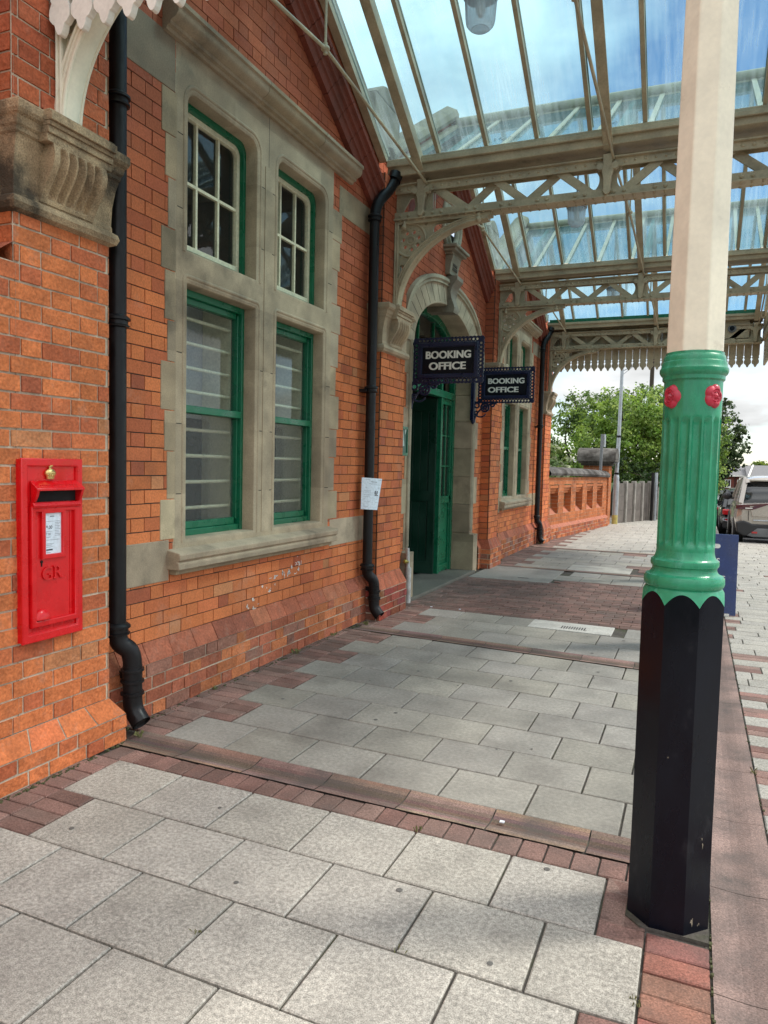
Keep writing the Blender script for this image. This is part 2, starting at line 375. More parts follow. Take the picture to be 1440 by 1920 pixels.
def cut(iv, ex):
    for a, b in ex:
        o = []
        for s, e in iv:
            if b <= s or a >= e: o.append((s, e)); continue
            if a > s: o.append((s, a))
            if b < e: o.append((b, e))
        iv = o
    return iv
def bricks(mb, F, u0, u1, z0, z1, p=.0845, excl=None, top=None, pal=pal_orange, L=.226, H=.109, j=.009, deep=.007, rough=.0015, ph=0, bm=0, mm=1, k0=0):
    """brickwork on the face F(u,z,d); mortar sits deep behind the brick faces"""
    n = max(1, int(round((z1-z0)/p))); p = (z1-z0)/n
    for k in range(n):
        za = z0 + k*p; zb = za + p; zm = (za+zb)/2
        iv = cut([(u0, u1)], excl(zm) if excl else [])
        per = L + H + 2*j
        for s, e in iv:
            mb.add([F(s, za, -deep), F(e, za, -deep), F(e, zb, -deep), F(s, zb, -deep)], [(0,1,2,3)], mm, (.5,.5,.5))
            st = ph + (0 if (k+k0) % 2 == 0 else (L-H)/2 + H + j)
            u = st + math.floor((s-st)/per)*per - per; t = 0
            while u < e:
                w = L if t % 2 == 0 else H
                a = max(u, s + j*.3); b = min(u + w, e - j*.3); t += 1; u += w + j
                if b - a < .018: continue
                if top and zm > top((a+b)/2): continue
                d = R(-rough, rough); q = lambda: R(-rough, rough)*.8
                z_a = za + j/2; z_b = zb - j/2
                A = [F(a+q(), z_a+q(), d), F(b+q(), z_a+q(), d), F(b+q(), z_b+q(), d), F(a+q(), z_b+q(), d)]
                B = [F(a, z_a, -deep-.001), F(b, z_a, -deep-.001), F(b, z_b, -deep-.001), F(a, z_b, -deep-.001)]
                mb.add(A+B, [(0,1,2,3),(4,5,1,0),(5,6,2,1),(6,7,3,2),(7,4,0,3)], bm, pal((a+b)/2, zm))
def FX(x): return lambda u, z, d: (x+d, u, z)            # face looking +x
def FYm(y): return lambda u, z, d: (u, y-d, z)           # face looking -y
def FYp(y): return lambda u, z, d: (-u, y+d, z)          # face looking +y (u = -x)
# ------------------------------------------------------------------ the station building
XW, XP = -3.03, -2.885
VAL = [2.78, 7.03, 11.28, 15.53]
SL = .615
def half_out(z, base):            # half width cut away round a valley at height z
    return max(0, (z-base)/SL)
bld = thing('station_building', (-3.03, 9, 0), 'red brick railway station building with stone window surrounds and arched doorway beside the pavement', 'building')
AC, AZ = 9.2, 2.96                # door arch centre and springing
def ell(a, b, t, n=2.0):
    c, s = cos(t), sin(t)
    return (AC + a*math.copysign(abs(c)**(2/n), c), AZ + b*abs(s)**(2/n))
PIERS = [(2.485, 3.075), (6.72, 7.35), (11.0, 11.58), (15.28, 15.95)]
def ex_wall(z):
    e = [(a+.03, b-.03) for a, b in PIERS if z < 4.3]
    for yc in (4.84, 13.34):
        if .9 < z < 4.1: e.append((yc-1.0, yc+1.02))
    if z < AZ: e.append((7.86, 10.54))
    else:
        q = 1 - ((z-AZ)/.86)**2
        if q > 0: e.append((AC-1.5*math.sqrt(q), AC+1.5*math.sqrt(q)))
    q = .28**2 - (z-4.56)**2
    if q > 0: e.append((AC-math.sqrt(q), AC+math.sqrt(q)))
    if z > 4.62:
        h = (z-4.62)/SL
        e.append((-9, VAL[0]+h)); e.append((VAL[1]-h, VAL[1]+h)); e.append((VAL[2]-h, VAL[2]+h)); e.append((VAL[3]-h, 20))
    return e
w = MB()
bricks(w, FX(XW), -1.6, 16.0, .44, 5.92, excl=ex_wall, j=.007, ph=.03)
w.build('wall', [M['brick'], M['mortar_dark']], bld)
# plinth of the main wall: battered top course on rough brick courses
def ex_pl(z): return [(a-.03, b+.03) for a, b in PIERS] + [(7.6, 10.8)]
pl = MB()
for pa_, pb_ in ((-1.6, 7.7), (10.7, 16.0)):
  pl = MB()
  bricks(pl, FX(-2.97), pa_, pb_, 0, .325, p=.081, excl=ex_pl, pal=pal_base, j=.010, rough=.004, ph=.1)
  bricks(pl, lambda u, z, d: (-2.97-.06*z+d*.9, u, .325+.115*z+d*.45), pa_, pb_, 0, 1, p=1, excl=ex_pl, pal=pal_red, j=.006, ph=.02, L=.226, H=.226)
  pl.build('plinth', [M['old_brick'], M['mortar_pale']], bld)

# piers with their stone corbel capitals
def make_pier(i, y0, y1, zc0, zc1, pale):
    m = MB(); top = 4.36; yl = y0-.125 if i == 0 else y0; fl = -XW
    mm = 1
    k = dict(j=.011 if pale else .008, rough=.002)
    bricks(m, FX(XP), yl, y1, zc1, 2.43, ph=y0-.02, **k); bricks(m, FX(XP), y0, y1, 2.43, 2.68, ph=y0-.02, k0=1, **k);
    if i == 0:
        bricks(m, FYm(yl), XW, XP, zc1, 2.40, L=.226, H=.226, ph=XW-.1, **k)
        m.add([(XW, yl, 2.40), (XP, yl, 2.40), (XP, yl, 2.43), (XP, y0, 2.52), (XW, y0, 2.52), (XW, yl, 2.43)], [(0,1,2,5), (5,2,3,4)], 0, pal_red(0, 0))
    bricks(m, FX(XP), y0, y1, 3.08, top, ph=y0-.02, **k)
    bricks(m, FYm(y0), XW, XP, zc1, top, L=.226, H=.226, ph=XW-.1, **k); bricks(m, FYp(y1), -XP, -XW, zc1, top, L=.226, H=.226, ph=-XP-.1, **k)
    m.box(XW, XP-.012, y0+.012, y1-.012, top-.01, top+.004, 0, (.3,.09,.05))
    o = m.build('pier', [M['old_brick'] if pale else M['brick'], M['mortar_pale'] if pale else M['mortar_dark']], bld)
    b = MB(); xb = XP+.062; e = .062; y0_ = y0; y0 = yl
    pal_dk = lambda a, b_: tuple(q*R(.75,1.2) for q in (.27,.075,.05))
    kk = dict(pal=pal_dk if i == 1 else pal_base if i else pal_orange, j=.012, rough=.004)
    bricks(b, FX(xb), y0-e, y1+e, 0, zc0, ph=y0-.1, **kk); bricks(b, FYm(y0-e), XW, xb, 0, zc0, ph=.02, **kk); bricks(b, FYp(y1+e), -xb, -XW, 0, zc0, ph=.05, **kk)
    h = zc1-zc0                                   # battered top course, hipped at the corners
    def slope(F, a, c):
        bricks(b, F, a, c, 0, 1, p=1, pal=pal_orange if not i else pal_red, j=.008, L=.226, H=.109, rough=.001)
    n = 4; us = [y0-e + (y1-y0+2*e)*t/n for t in range(n+1)]; ut = [y0 + (y1-y0)*t/n for t in range(n+1)]
    for t in range(n):
        g = .004; c = (pal_orange if not i else pal_red)(0, 0)
        b.add([(xb, us[t]+g, zc0+.004), (xb, us[t+1]-g, zc0+.004), (XP, ut[t+1]-g, zc1), (XP, ut[t]+g, zc1)], [(0,1,2,3)], 0, c)
    b.add([(xb-.004, y0-e, zc0), (xb-.004, y1+e, zc0), (XP-.004, y1, zc1), (XP-.004, y0, zc1)], [(0,1,2,3)], 1)
    for yy, y2 in ((y0-e, y0), (y1+e, y1)):
        b.add([(XW, yy, zc0), (xb, yy, zc0), (XP, y2, zc1), (XW, y2, zc1)], [(0,1,2,3)], 0, pal_red(0, 0))
    b.build('pier_base', [M['old_brick'], M['mortar_pale']], bld); y0 = y0_
    # capital: lower bead, tapering block, fluted console, moulded cap breaking forward
    yc = (y0+y1)/2; s = MB(); c = stone_col(1.0, .02) if i else (.41,.295,.18)
    wr = .165                                     # half width of console
    def ring(prof, f=0):                          # moulding wrapped round front and both sides
        for (x, z, ee), (x2, z2, e2) in zip(prof, prof[1:]):
            A = [(XW, y0-ee, z), (x, y0-ee, z), (x, y1+ee, z), (XW, y1+ee, z)]; B = [(XW, y0-e2, z2), (x2, y0-e2, z2), (x2, y1+e2, z2), (XW, y1+e2, z2)]
            s.add(A+B, [(0,1,5,4), (1,2,6,5), (2,3,7,6)], 0, c)
        x, z, ee = prof[-1]; s.add([(XW, y0-ee, z), (x, y0-ee, z), (x, y1+ee, z), (XW, y1+ee, z)], [(0,1,2,3)], 0, c)
        x, z, ee = prof[0]; s.add([(XW, y0-ee, z), (x, y0-ee, z), (x, y1+ee, z), (XW, y1+ee, z)], [(3,2,1,0)], 0, c)
    o_ = lambda d, z: (XP+d, z, d*.55 if z > 2.9 else d*.8)
    ring([o_(.0, 2.652), o_(.030, 2.664), o_(.042, 2.69), o_(.034, 2.715), o_(.012, 2.728), o_(.012, 2.745), o_(.008, 2.76), o_(.012, 2.85), o_(.028, 2.93), o_(.045, 2.985), o_(.055, 2.99)])
    ring([o_(.050, 2.985), o_(.054, 3.01), o_(.064, 3.02), o_(.072, 3.05), o_(.086, 3.06), o_(.095, 3.075), o_(.095, 3.108), o_(.085, 3.118)])
    # console front: S-profile with flutes
    nz = 26; ny = 61; vs = []; fs = []
    for a in range(nz+1):
        t = a/nz; z = 2.735 + t*.255
        out = .018 + .085*(0.5-0.5*cos(PI*min(1, t*1.12))) + .02*sin(PI*t)
        for q in range(ny):
            v = q/(ny-1); y = yc - wr + 2*wr*v
            fl_ = 0
            ph_ = (v*6.2 - .6)
            if 0 <= ph_ < 5 and .10 < t < .93:
                fr = ph_ % 1; d = abs(fr-.5)/.38
                end = min(1, (t-.10)/.08, (.93-t)/.08)
                if d < 1: fl_ = .042*math.sqrt(1-d*d)*math.sqrt(max(0, end))
            vs.append((XP + out - fl_, y, z))
    for a in range(nz):
        for q in range(ny-1):
            fs.append((a*ny+q, a*ny+q+1, (a+1)*ny+q+1, (a+1)*ny+q))
    for q in (0, ny-1):
        base = len(vs)
        for a in range(nz+1):
            vs.append(vs[a*ny+q]); vs.append((XP-.02, vs[a*ny+q][1], vs[a*ny+q][2]))
        for a in range(nz):
            f = (base+2*a, base+2*a+2, base+2*a+3, base+2*a+1); fs.append(f if q == 0 else f[::-1])
    s.add(vs, fs, 0, c)
    f0, f1 = yc-wr-.02, yc+wr+.02
    for z0, z1, d in ((2.985,3.02,.105), (3.02,3.052,.115), (3.052,3.072,.124), (3.072,3.110,.138), (3.110,3.122,.126)):
        s.box(XP, XP+d, f0-d*.15, f1+d*.15, z0, z1, 0, c)
    lab = 'soot-darkened stone corbel' if i == 0 else None
    o = s.build('corbel', M['cap_stone'] if i == 0 else M['stone'], o, smooth=32, bevel=.008)
    if lab: o['label'] = lab
for i, (a, b) in enumerate(PIERS):
    make_pier(i, a, b, *((.152, .248) if i == 0 else (.30, .445)), i == 0)

M['splash'] = surf('old_white_paint', (.62,.54,.49), rough=.9, var=.4, vscale=60, bump=.2)
for ys_, zs_, sd in ((4.96, .60, 1), (5.20, .66, 2), (4.70, .475, 3), (5.36, .70, 4)):   # splashes of old white paint on the bricks
    random.seed(sd); m = MB()
    for q in range(9):
        y, z = ys_ + random.gauss(0, .07), zs_ + random.gauss(0, .035); a = R(.005, .026); b = R(.004, .026); n = 9
        m.add([(XW+.0025, y+a*cos(2*PI*k/n)*R(.4,1.2), z+b*sin(2*PI*k/n)*R(.3,1.3)) for k in range(n)], [tuple(range(n))])
    m.build('paint_splash', M['splash'], bld)['kind'] = 'stuff'
random.seed(5)
# stone bands and quoin blocks either side of the windows
def blk(m, y0, y1, z0, z1, d=.004, k=1.0, x0=None):
    m.box(XW-.10 if x0 is None else x0, XW+d, y0+.002, y1-.002, z0+.002, z1-.002, 0, stone_col(k))
for oy in (0, 8.5):
    p0 = 3.08 if not oy else 11.58; p1 = 6.72 if not oy else 15.28
    for ya_, yb_, za_, zb_, kk_ in ((p0, 3.74+oy, .79, 1.05, .8), (5.95+oy, p1, .80, 1.045, .95), (p0, 3.78+oy, 3.78, 4.10, .75), (6.03+oy, p1, 3.77, 4.02, .85)):
        st = MB(); blk(st, ya_, yb_, za_, zb_, k=kk_); st.build('stone_band', M['stone'], bld, bevel=.004)
    qa = MB(); qb = MB()
    z = 1.05; t = 0
    while z < 3.77:
        h = .253 if t % 2 == 0 else .30
        z2 = min(z+h, 3.78)
        blk(qa, (3.655, 3.715, 3.69)[t % 3]+oy, 3.80+oy, z, z2, k=random.choice((.6,.85,1.0,1.1))); blk(qb, 5.90+oy, (6.09, 6.02, 6.06)[t % 3]+oy, z, z2, k=R(.85, 1.1)); z = z2; t += 1
    qa.build('quoins', M['stone'], bld, bevel=.004); qb.build('quoins', M['stone'], bld, bevel=.004)


# two-light mullioned window
def make_window():
    s = MB(); c = (.41,.318,.217)
    def rr(y0, y1, z0, z1, r=0):
        if not r: return [(y0, z0), (y1, z0), (y1, z1), (y0, z1)]
        return [(y0, z0), (y1, z0)] + arc(y1-r, z1-r, r, 0, 90, 7) + arc(y0+r, z1-r, r, 90, 180, 7)
    L = [(3.89, 4.72), (4.98, 5.79)]
    holes = [rr(a, b, 1.02, 2.69, .03) for a, b in L] + [rr(a, b, 2.86, 3.87, .10) for a, b in L]
    s.plate([rr(3.795, 5.905, .95, 4.11)] + holes, .18, M_yz(XW-.085), 0, c, bevel=.022)
    for z in (1.335, 1.78, 2.225, 3.115, 3.56):                       # bed joints of the jamb and mullion stones
        for y0, y1 in ((3.80, 3.862), (4.748, 4.952), (5.818, 5.90)):
            s.box(XW-.1, XW+.0055, y0, y1, z-.0032, z+.0032, 0, (.075,.06,.045))
    for y in (4.85,): s.box(XW-.1, XW+.0055, y-.0022, y+.0022, 3.73, 4.10, 0, (.10,.08,.06))
    s.box(XW-.02, XW+.010, 4.80, 4.90, 1.02, 3.72, 0, c)   # flat fillet on the mullion face
    o = s.build('window', M['stone'], bld, smooth=40)
    # roll mouldings round each opening
    for a, b in L:
        for z0, z1, q in ((1.02, 2.69, .02), (2.86, 3.87, .10)):
            pts = [(a-.024, z0)] + [(y, z) for y, z in arc(a-.024+q+.02, z1+.024-q-.02, q+.02, 180, 90, 6)] + [(y, z) for y, z in arc(b+.024-q-.02, z1+.024-q-.02, q+.02, 90, 0, 6)] + [(b+.024, z0)]
            r = MB(); r.tube([(XW-.004, y, z) for y, z in pts], .017, 8, 0, (.41,.318,.217)); r.build('roll_moulding', M['stone'], o, smooth=50)
    h = MB(); c2 = stone_col(.92, .02)                                         # hood mould in three lengths
    prof = [(XW-.05, 4.09), (XW+.03, 4.09), (XW+.035, 4.11), (XW+.06, 4.115), (XW+.062, 4.135), (XW+.10, 4.15), (XW+.118, 4.175), (XW+.12, 4.205), (XW+.135, 4.212), (XW+.135, 4.238), (XW+.12, 4.250), (XW-.05, 4.29)]
    for a, b in ((3.66, 4.66), (4.664, 5.52), (5.524, 6.245)):
        h.prism(prof, 'xz', a, b, 0, stone_col(.92, .05))
    h.build('hood_mould', M['stone'], o, smooth=35)
    l = MB()
    l.prism([(XW-.17, .86), (XW+.095, .86), (XW+.095, .905), (XW+.078, .912), (XW+.10, .922), (XW+.105, .958), (XW+.092, .968), (XW-.17, 1.022)], 'xz', 3.722, 5.935, 0, stone_col(.95, .02))
    l.box(XW-.05, XW+.05, 3.75, 5.91, .825, .862, 0, stone_col(.8))
    l.build('sill', M['stone'], o, smooth=35, bevel=.008)
    for a, b in L:
        g = MB(); X = XW-.095                                   # green sash frame of the lower light
        f = lambda x0, x1, y0, y1, z0, z1: g.box(x0, x1, y0, y1, z0, z1)
        f(X-.07, X, a-.02, a+.045, 1.0, 2.72); f(X-.07, X, b-.05, b+.02, 1.0, 2.72); f(X-.07, X, a+.045, b-.05, 2.625, 2.72)
        f(X-.085, X-.03, a+.045, a+.055, 1.12, 2.62); f(X-.085, X-.03, b-.062, b-.05, 1.12, 2.62)
        f(X-.08, X-.012, a+.045, b-.05, 1.0, 1.085); f(X-.08, X-.03, a+.07, b-.085, 1.085, 1.135); f(X-.08, X+.004, a+.045, b-.05, 1.865, 1.915)
        f(X-.085, X-.03, a+.07, b-.085, 2.585, 2.625)
        g.build('sash', M['green'], o, bevel=.005)
        g = MB(); q = .15
        outer = rr(a-.03, b+.03, 2.83, 3.9, .13)
        g.plate([outer, rr(a+.045, b-.045, 2.915, 3.82, .075)], .07, M_yz(X-.035), bevel=.006)
        g.build('fanlight_frame', M['green'], o, smooth=40)
        k = MB(); A, B, Z0, Z1 = a+.047, b-.047, 2.917, 3.818
        k.plate([rr(A, B, Z0, Z1, .075), rr(A+.032, B-.032, Z0+.045, Z1-.035, .05)], .04, M_yz(X-.055), bevel=.004)
        for t in (1/3, 2/3): k.box(X-.07, X-.045, A+(B-A)*t-.010, A+(B-A)*t+.010, Z0+.04, Z1-.03)
        k.box(X-.071, X-.044, A+.03, B-.03, (Z0+Z1)/2-.010, (Z0+Z1)/2+.010)
        k.build('casement', M['frame_cream'], o, smooth=40)
        p = MB(); p.quad(A+.01, B-.01, Z0+.02, Z1-.02, X-.064); p.build('pane', M['win_glass'], o)
        p = MB(); p.quad(a+.03, b-.04, 1.90, 2.62, X-.06); p.build('pane', M['win_glass'], o)
        p = MB(); p.quad(a+.03, b-.04, 1.08, 1.88, X-.06); p.build('obscured_pane', M['obscure'], o)
        for z in (1.22, 1.40, 1.58, 1.76, 2.02, 2.18, 2.345, 2.51):          # cream bars behind the glass
            rr_ = MB(); rr_.tube([(X-.105, a-.02, z), (X-.105, b-.04, z)], .013, 8); rr_.build('window_bar', M['frame_cream'], o, smooth=50)
        s2 = MB(); s2.box(X-.34, X-.09, b-.065, b+.06, 1.0, 2.69); s2.build('inner_reveal', M['frame_cream'], o)
        bl = MB(); bl.box(X-.37, X-.345, a-.25, b+.05, 1.86, 2.75); bl.build('blind', M['blind'], o)
    return o
win = make_window()
win2 = dup(win, 'far two-light window', (0, 8.5, 0))
win['label'] = 'near two-light window'

# arched doorway
d = MB(); n = 40
outer = [ell(1.62, .92, PI*i/n, 2.25) for i in range(n+1)]; inner = [ell(1.25, .64, PI*i/n) for i in range(n+1)]
d.plate([outer + inner[::-1]], .42, M_yz(XW-.19), 0, (.46,.375,.265), bevel=.012)
for i in range(1, 20):
    t = PI*i/20
    a = ell(1.27, .655, t); b = ell(1.52, .855, t, 2.2)
    d.bar((XW+.0215, *a), (XW+.0215, *b), .004, .003, (1,0,0), 0, (.14,.11,.08))
for side in (-1, 1):
    ya = AC + side*1.25; z = 0; k = 0
    for h in (.38, .20, .42, .40, .41, .39, .38, .39):
        z2 = z+h if k < 7 else AZ
        w_ = (.17, .19, .16, .34, .17, .30, .17, .32)[k]
        lo, hi = sorted((ya, ya+side*w_))
        d.box(XW-.42, XW+.004, lo, hi, z+.0022, z2-.0022, 0, stone_col(.8 if k < 3 else 1.0, .1)); z = z2; k += 1
    lo, hi = sorted((ya-side*.004, ya+side*.21)); d.box(XW-.35, XW+.075, lo+.002, hi, 0, .56, 0, stone_col(.8))
dr = d.build('doorway', M['stone'], bld, smooth=35, bevel=.006)
h = MB()
prof = [(-.045,-.01), (.045,-.01), (.05,.03), (.03,.05), (.035,.075), (-.01,.085), (-.045,.10)]
pts = [(XW+.01, *ell(1.64, .935, PI*i/40, 2.25)) for i in range(41)]
pts = [(XW+.01, AC+1.64, 1.0)] + pts + [(XW+.01, AC-1.64, AZ-.05)]
h.sweep([(a, b) for a, b in prof], pts[1:], side=Vector((1,0,0)), col=(.39,.33,.235))
h.build('hood_mould', M['stone'], dr, smooth=35)
# jamb shafts and keystone
for side in (-1, 1):
    j = MB()
    for q, r_ in ((.035, .022), (.075, .03)):
        j.tube([(XW+.002, AC+side*(1.25+q), .62), (XW+.002, AC+side*(1.25+q), AZ)], r_, 10, 0, (.36,.31,.22))
    j.build('jamb_shaft', M['stone'], dr, smooth=50)
k = MB()
S_ = [(XW-.38, 3.53), (XW+.10, 3.50), (XW+.115, 3.55), (XW+.10, 3.60), (XW+.07, 3.68), (XW+.065, 3.75), (XW+.09, 3.83), (XW+.13, 3.88), (XW+.15, 3.90), (XW+.15, 3.95), (XW-.38, 3.95)]
vs = [(x, AC-(.10 if z < 3.7 else .13), z) for x, z in S_] + [(x, AC+(.10 if z < 3.7 else .13), z) for x, z in S_]; nS = len(S_)
k.add(vs, [tuple(range(nS)), tuple(range(nS, 2*nS))[::-1]] + [(i, nS+i, nS+(i+1) % nS, (i+1) % nS) for i in range(nS)], 0, (.30,.255,.20))
k.build('keystone', M['stone'], dr, smooth=35)
k = MB(); c = (.33,.285,.21)
k.prism([(XW-.05, 3.97), (XW+.06, 3.97), (XW+.075, 4.10), (XW+.10, 4.18), (XW+.10, 4.21), (XW-.05, 4.21)], 'xz', AC-.17, AC+.17, 0, c)
k.box(XW-.05, XW+.10, AC-.20, AC+.20, 4.21, 4.24, 0, c); k.box(XW-.05, XW+.15, AC-.25, AC+.25, 4.24, 4.275, 0, c); k.box(XW-.05, XW+.18, AC-.28, AC+.28, 4.275, 4.31, 0, c)
o = k.build('date_stone', M['stone'], dr, bevel=.006)
k = MB()
for i in range(4):
    for q in (0, 1): k.box(XW+.066, XW+.082, AC-.085+i*.045, AC-.06+i*.045, 4.03+q*.05, 4.065+q*.05, 0, (.13,.11,.09))
k.build('carving', M['stone'], o)
k = MB()                                                         # round stone window over the door
for r0, x in ((.33, .03), (.285, .055), (.24, .03)):
    k.tube([(XW+x-.02, AC+r0*cos(2*PI*i/48), 4.60+r0*sin(2*PI*i/48)) for i in range(49)], .036, 10, 0, (.35,.31,.23))
o = k.build('round_window', M['stone'], bld, smooth=50)
k = MB(); k.plate([circ(AC, 4.60, .24, 40)], .03, M_yz(XW-.08)); k.build('pane', M['lead'], o)

# timber screen and doors set back in the arch
X = XW-.30
f = MB()
oi = [ell(1.27, .66, PI*i/n) for i in range(n+1)]; ii = [ell(1.14, .54, PI*i/n) for i in range(n+1)]
f.plate([oi + ii[::-1]], .09, M_yz(X), bevel=.008)
f.box(X-.05, X+.045, 7.95, 10.45, 2.50, 2.60)
for y in (8.54, 9.86):
    f.box(X-.045, X+.04, y-.035, y+.035, .03, 2.50); f.box(X-.04, X+.035, y-.03, y+.03, 2.60, 3.28)
for y in (8.9, 9.5): f.box(X-.02, X+.02, y-.012, y+.012, 2.6, 3.46)
f.box(X-.02, X+.02, 8.0, 10.4, 2.97, 2.99)
for y in (7.99, 10.42): f.box(X-.045, X+.04, y-.035, y+.035, .03, 2.96)
fr = f.build('door_frame', M['green'], bld, bevel=.006)
for a, b in ((8.505, 8.025), (9.895, 10.385)):
    s = MB(); lo, hi = sorted((a, b))
    s.box(X-.03, X+.02, lo, hi, .04, .14); s.box(X-.03, X+.02, lo, hi, 1.02, 1.12); s.box(X-.03, X+.02, lo, hi, 2.42, 2.50)
    s.box(X-.03, X+.02, lo, lo+.05, .14, 2.42); s.box(X-.03, X+.02, hi-.05, hi, .14, 2.42)
    s.box(X-.02, X-.006, lo+.05, hi-.05, .14, 1.02); s.box(X-.018, X+.006, lo+.09, hi-.09, .19, .97)
    mid = (lo+hi)/2; s.box(X-.02, X+.012, mid-.011, mid+.011, 1.12, 2.42)
    for z in (1.55, 1.98): s.box(X-.02, X+.011, lo+.05, hi-.05, z-.011, z+.011)
    sp = s.build('side_panel', M['green'], fr, bevel=.005)
p = MB(); p.add([(X-.01, y, z) for y, z in ii], [tuple(range(len(ii)))]); p.build('pane', M['win_glass'], fr)
for a, b in ((8.04, 8.50), (9.90, 10.38)): p = MB(); p.quad(a, b, 1.11, 2.43, X-.01); p.build('pane', M['win_glass'], fr)
lf = MB(); ang = rad(8); T = Matrix.Translation((X-.02, 9.84, 0)) @ Matrix.Rotation(ang, 4, 'Z')
for i in range(8): lf.box(-.86+i*.107, -.86+i*.107+.1045, -.05, 0, .035, 2.48, M=T)
lf.box(-.86, 0, -.062, -.05, 1.05, 1.2, M=T); lf.box(-.86, 0, -.062, -.05, .035, .2, M=T); lf.box(-.86, 0, -.062, -.05, 2.3, 2.48, M=T); lf.box(-.10, 0, -.062, -.05, .2, 2.3, M=T)
lf.box(-.03, .0, -.066, .004, .03, 2.48, M=T)
lf.build('door', surf('shaded_green_paint', (.003,.036,.020), rough=.4, var=.2, bump=.1), bld, bevel=.003)['label'] = 'green boarded door leaf standing open inwards'  # deep doorway shade is put into this leaf's darker green
th = MB(); th.box(XW-.5, XW+.10, 7.80, 10.52, -.02, .035, 0, (.15,.135,.11)); th.build('doorstep', M['slab_smooth'], bld, bevel=.012)
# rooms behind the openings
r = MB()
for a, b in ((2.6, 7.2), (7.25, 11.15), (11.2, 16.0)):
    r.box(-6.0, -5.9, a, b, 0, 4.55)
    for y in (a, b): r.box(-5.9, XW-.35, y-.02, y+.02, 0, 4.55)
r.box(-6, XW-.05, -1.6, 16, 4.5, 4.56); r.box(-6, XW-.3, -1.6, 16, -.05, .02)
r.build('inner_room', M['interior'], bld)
# end wall, rough
e = MB()
bricks(e, FYp(16.0), 3.03, 6.0, 0, 4.8, pal=pal_red); bricks(e, lambda u, z, d: (-6.0-d, -u, z), -16.0, 1.6, 0, 4.8, p=.17, pal=pal_red, L=.5, H=.25)
e.build('end_wall', [M['brick'], M['mortar_dark']], bld)

# red moulded rakes over each bay, coping and parapet
for i in range(3):
    yr = VAL[i] + 2.125; t = MB()
    for s in (-1, 1):
        y0 = yr + s*1.86; z0 = 4.10; za = z0 + .60*1.86
        nseg = 9
        for q in range(nseg):                                    # moulded blocks laid up the slope
            a = q/nseg + .0012; b = (q+1)/nseg - .0012
            P = lambda t_, d: (XW+d, y0 + (yr-y0)*t_, z0 + (za-z0)*t_)
            nrm = Vector((0, s*.515, .857))
            prof = [(-.02, -.10), (.05, -.10), (.06, -.03), (.075, -.02), (.08, .03), (.105, .04), (.11, .085), (.135, .095), (.14, .125), (.12, .14), (-.02, .16)]
            vs = []
            for t_ in (a, b):
                for dx, dn in prof:
                    p = Vector(P(t_, dx)) + nrm*dn; vs.append(p)
            m = len(prof)
            t.add(vs, [tuple(range(m)), tuple(range(m, 2*m))[::-1]] + [(k, (k+1) % m, m+(k+1) % m, m+k) for k in range(m)])
    t.build('raking_moulding', M['terracotta'], bld, smooth=30)
    c = MB()
    for s in (-1, 1):
        c.sweep([(-.22,-.02), (.07,-.02), (.09,.02), (.07,.08), (-.05,.14), (-.17,.08), (-.24,.0)], [(XW, yr+s*2.05, 4.66), (XW, yr, 5.93)], side=Vector((1,0,0)), col=stone_col(.7))
    c.build('parapet_coping', M['stone'], bld, smooth=40)
for y in VAL[1:3]:
    k = MB(); k.box(XW-.35, XW+.02, y-.30, y+.34, 4.6, 5.15, 0, stone_col(.7)); k.prism([(y-.30+.64*i/12, 5.15+.16*sin(PI*i/12)) for i in range(13)], 'yz', XW-.35, XW+.02, 0, stone_col(.7))
    k.build('kneeler_block', M['stone'], bld, bevel=.015)
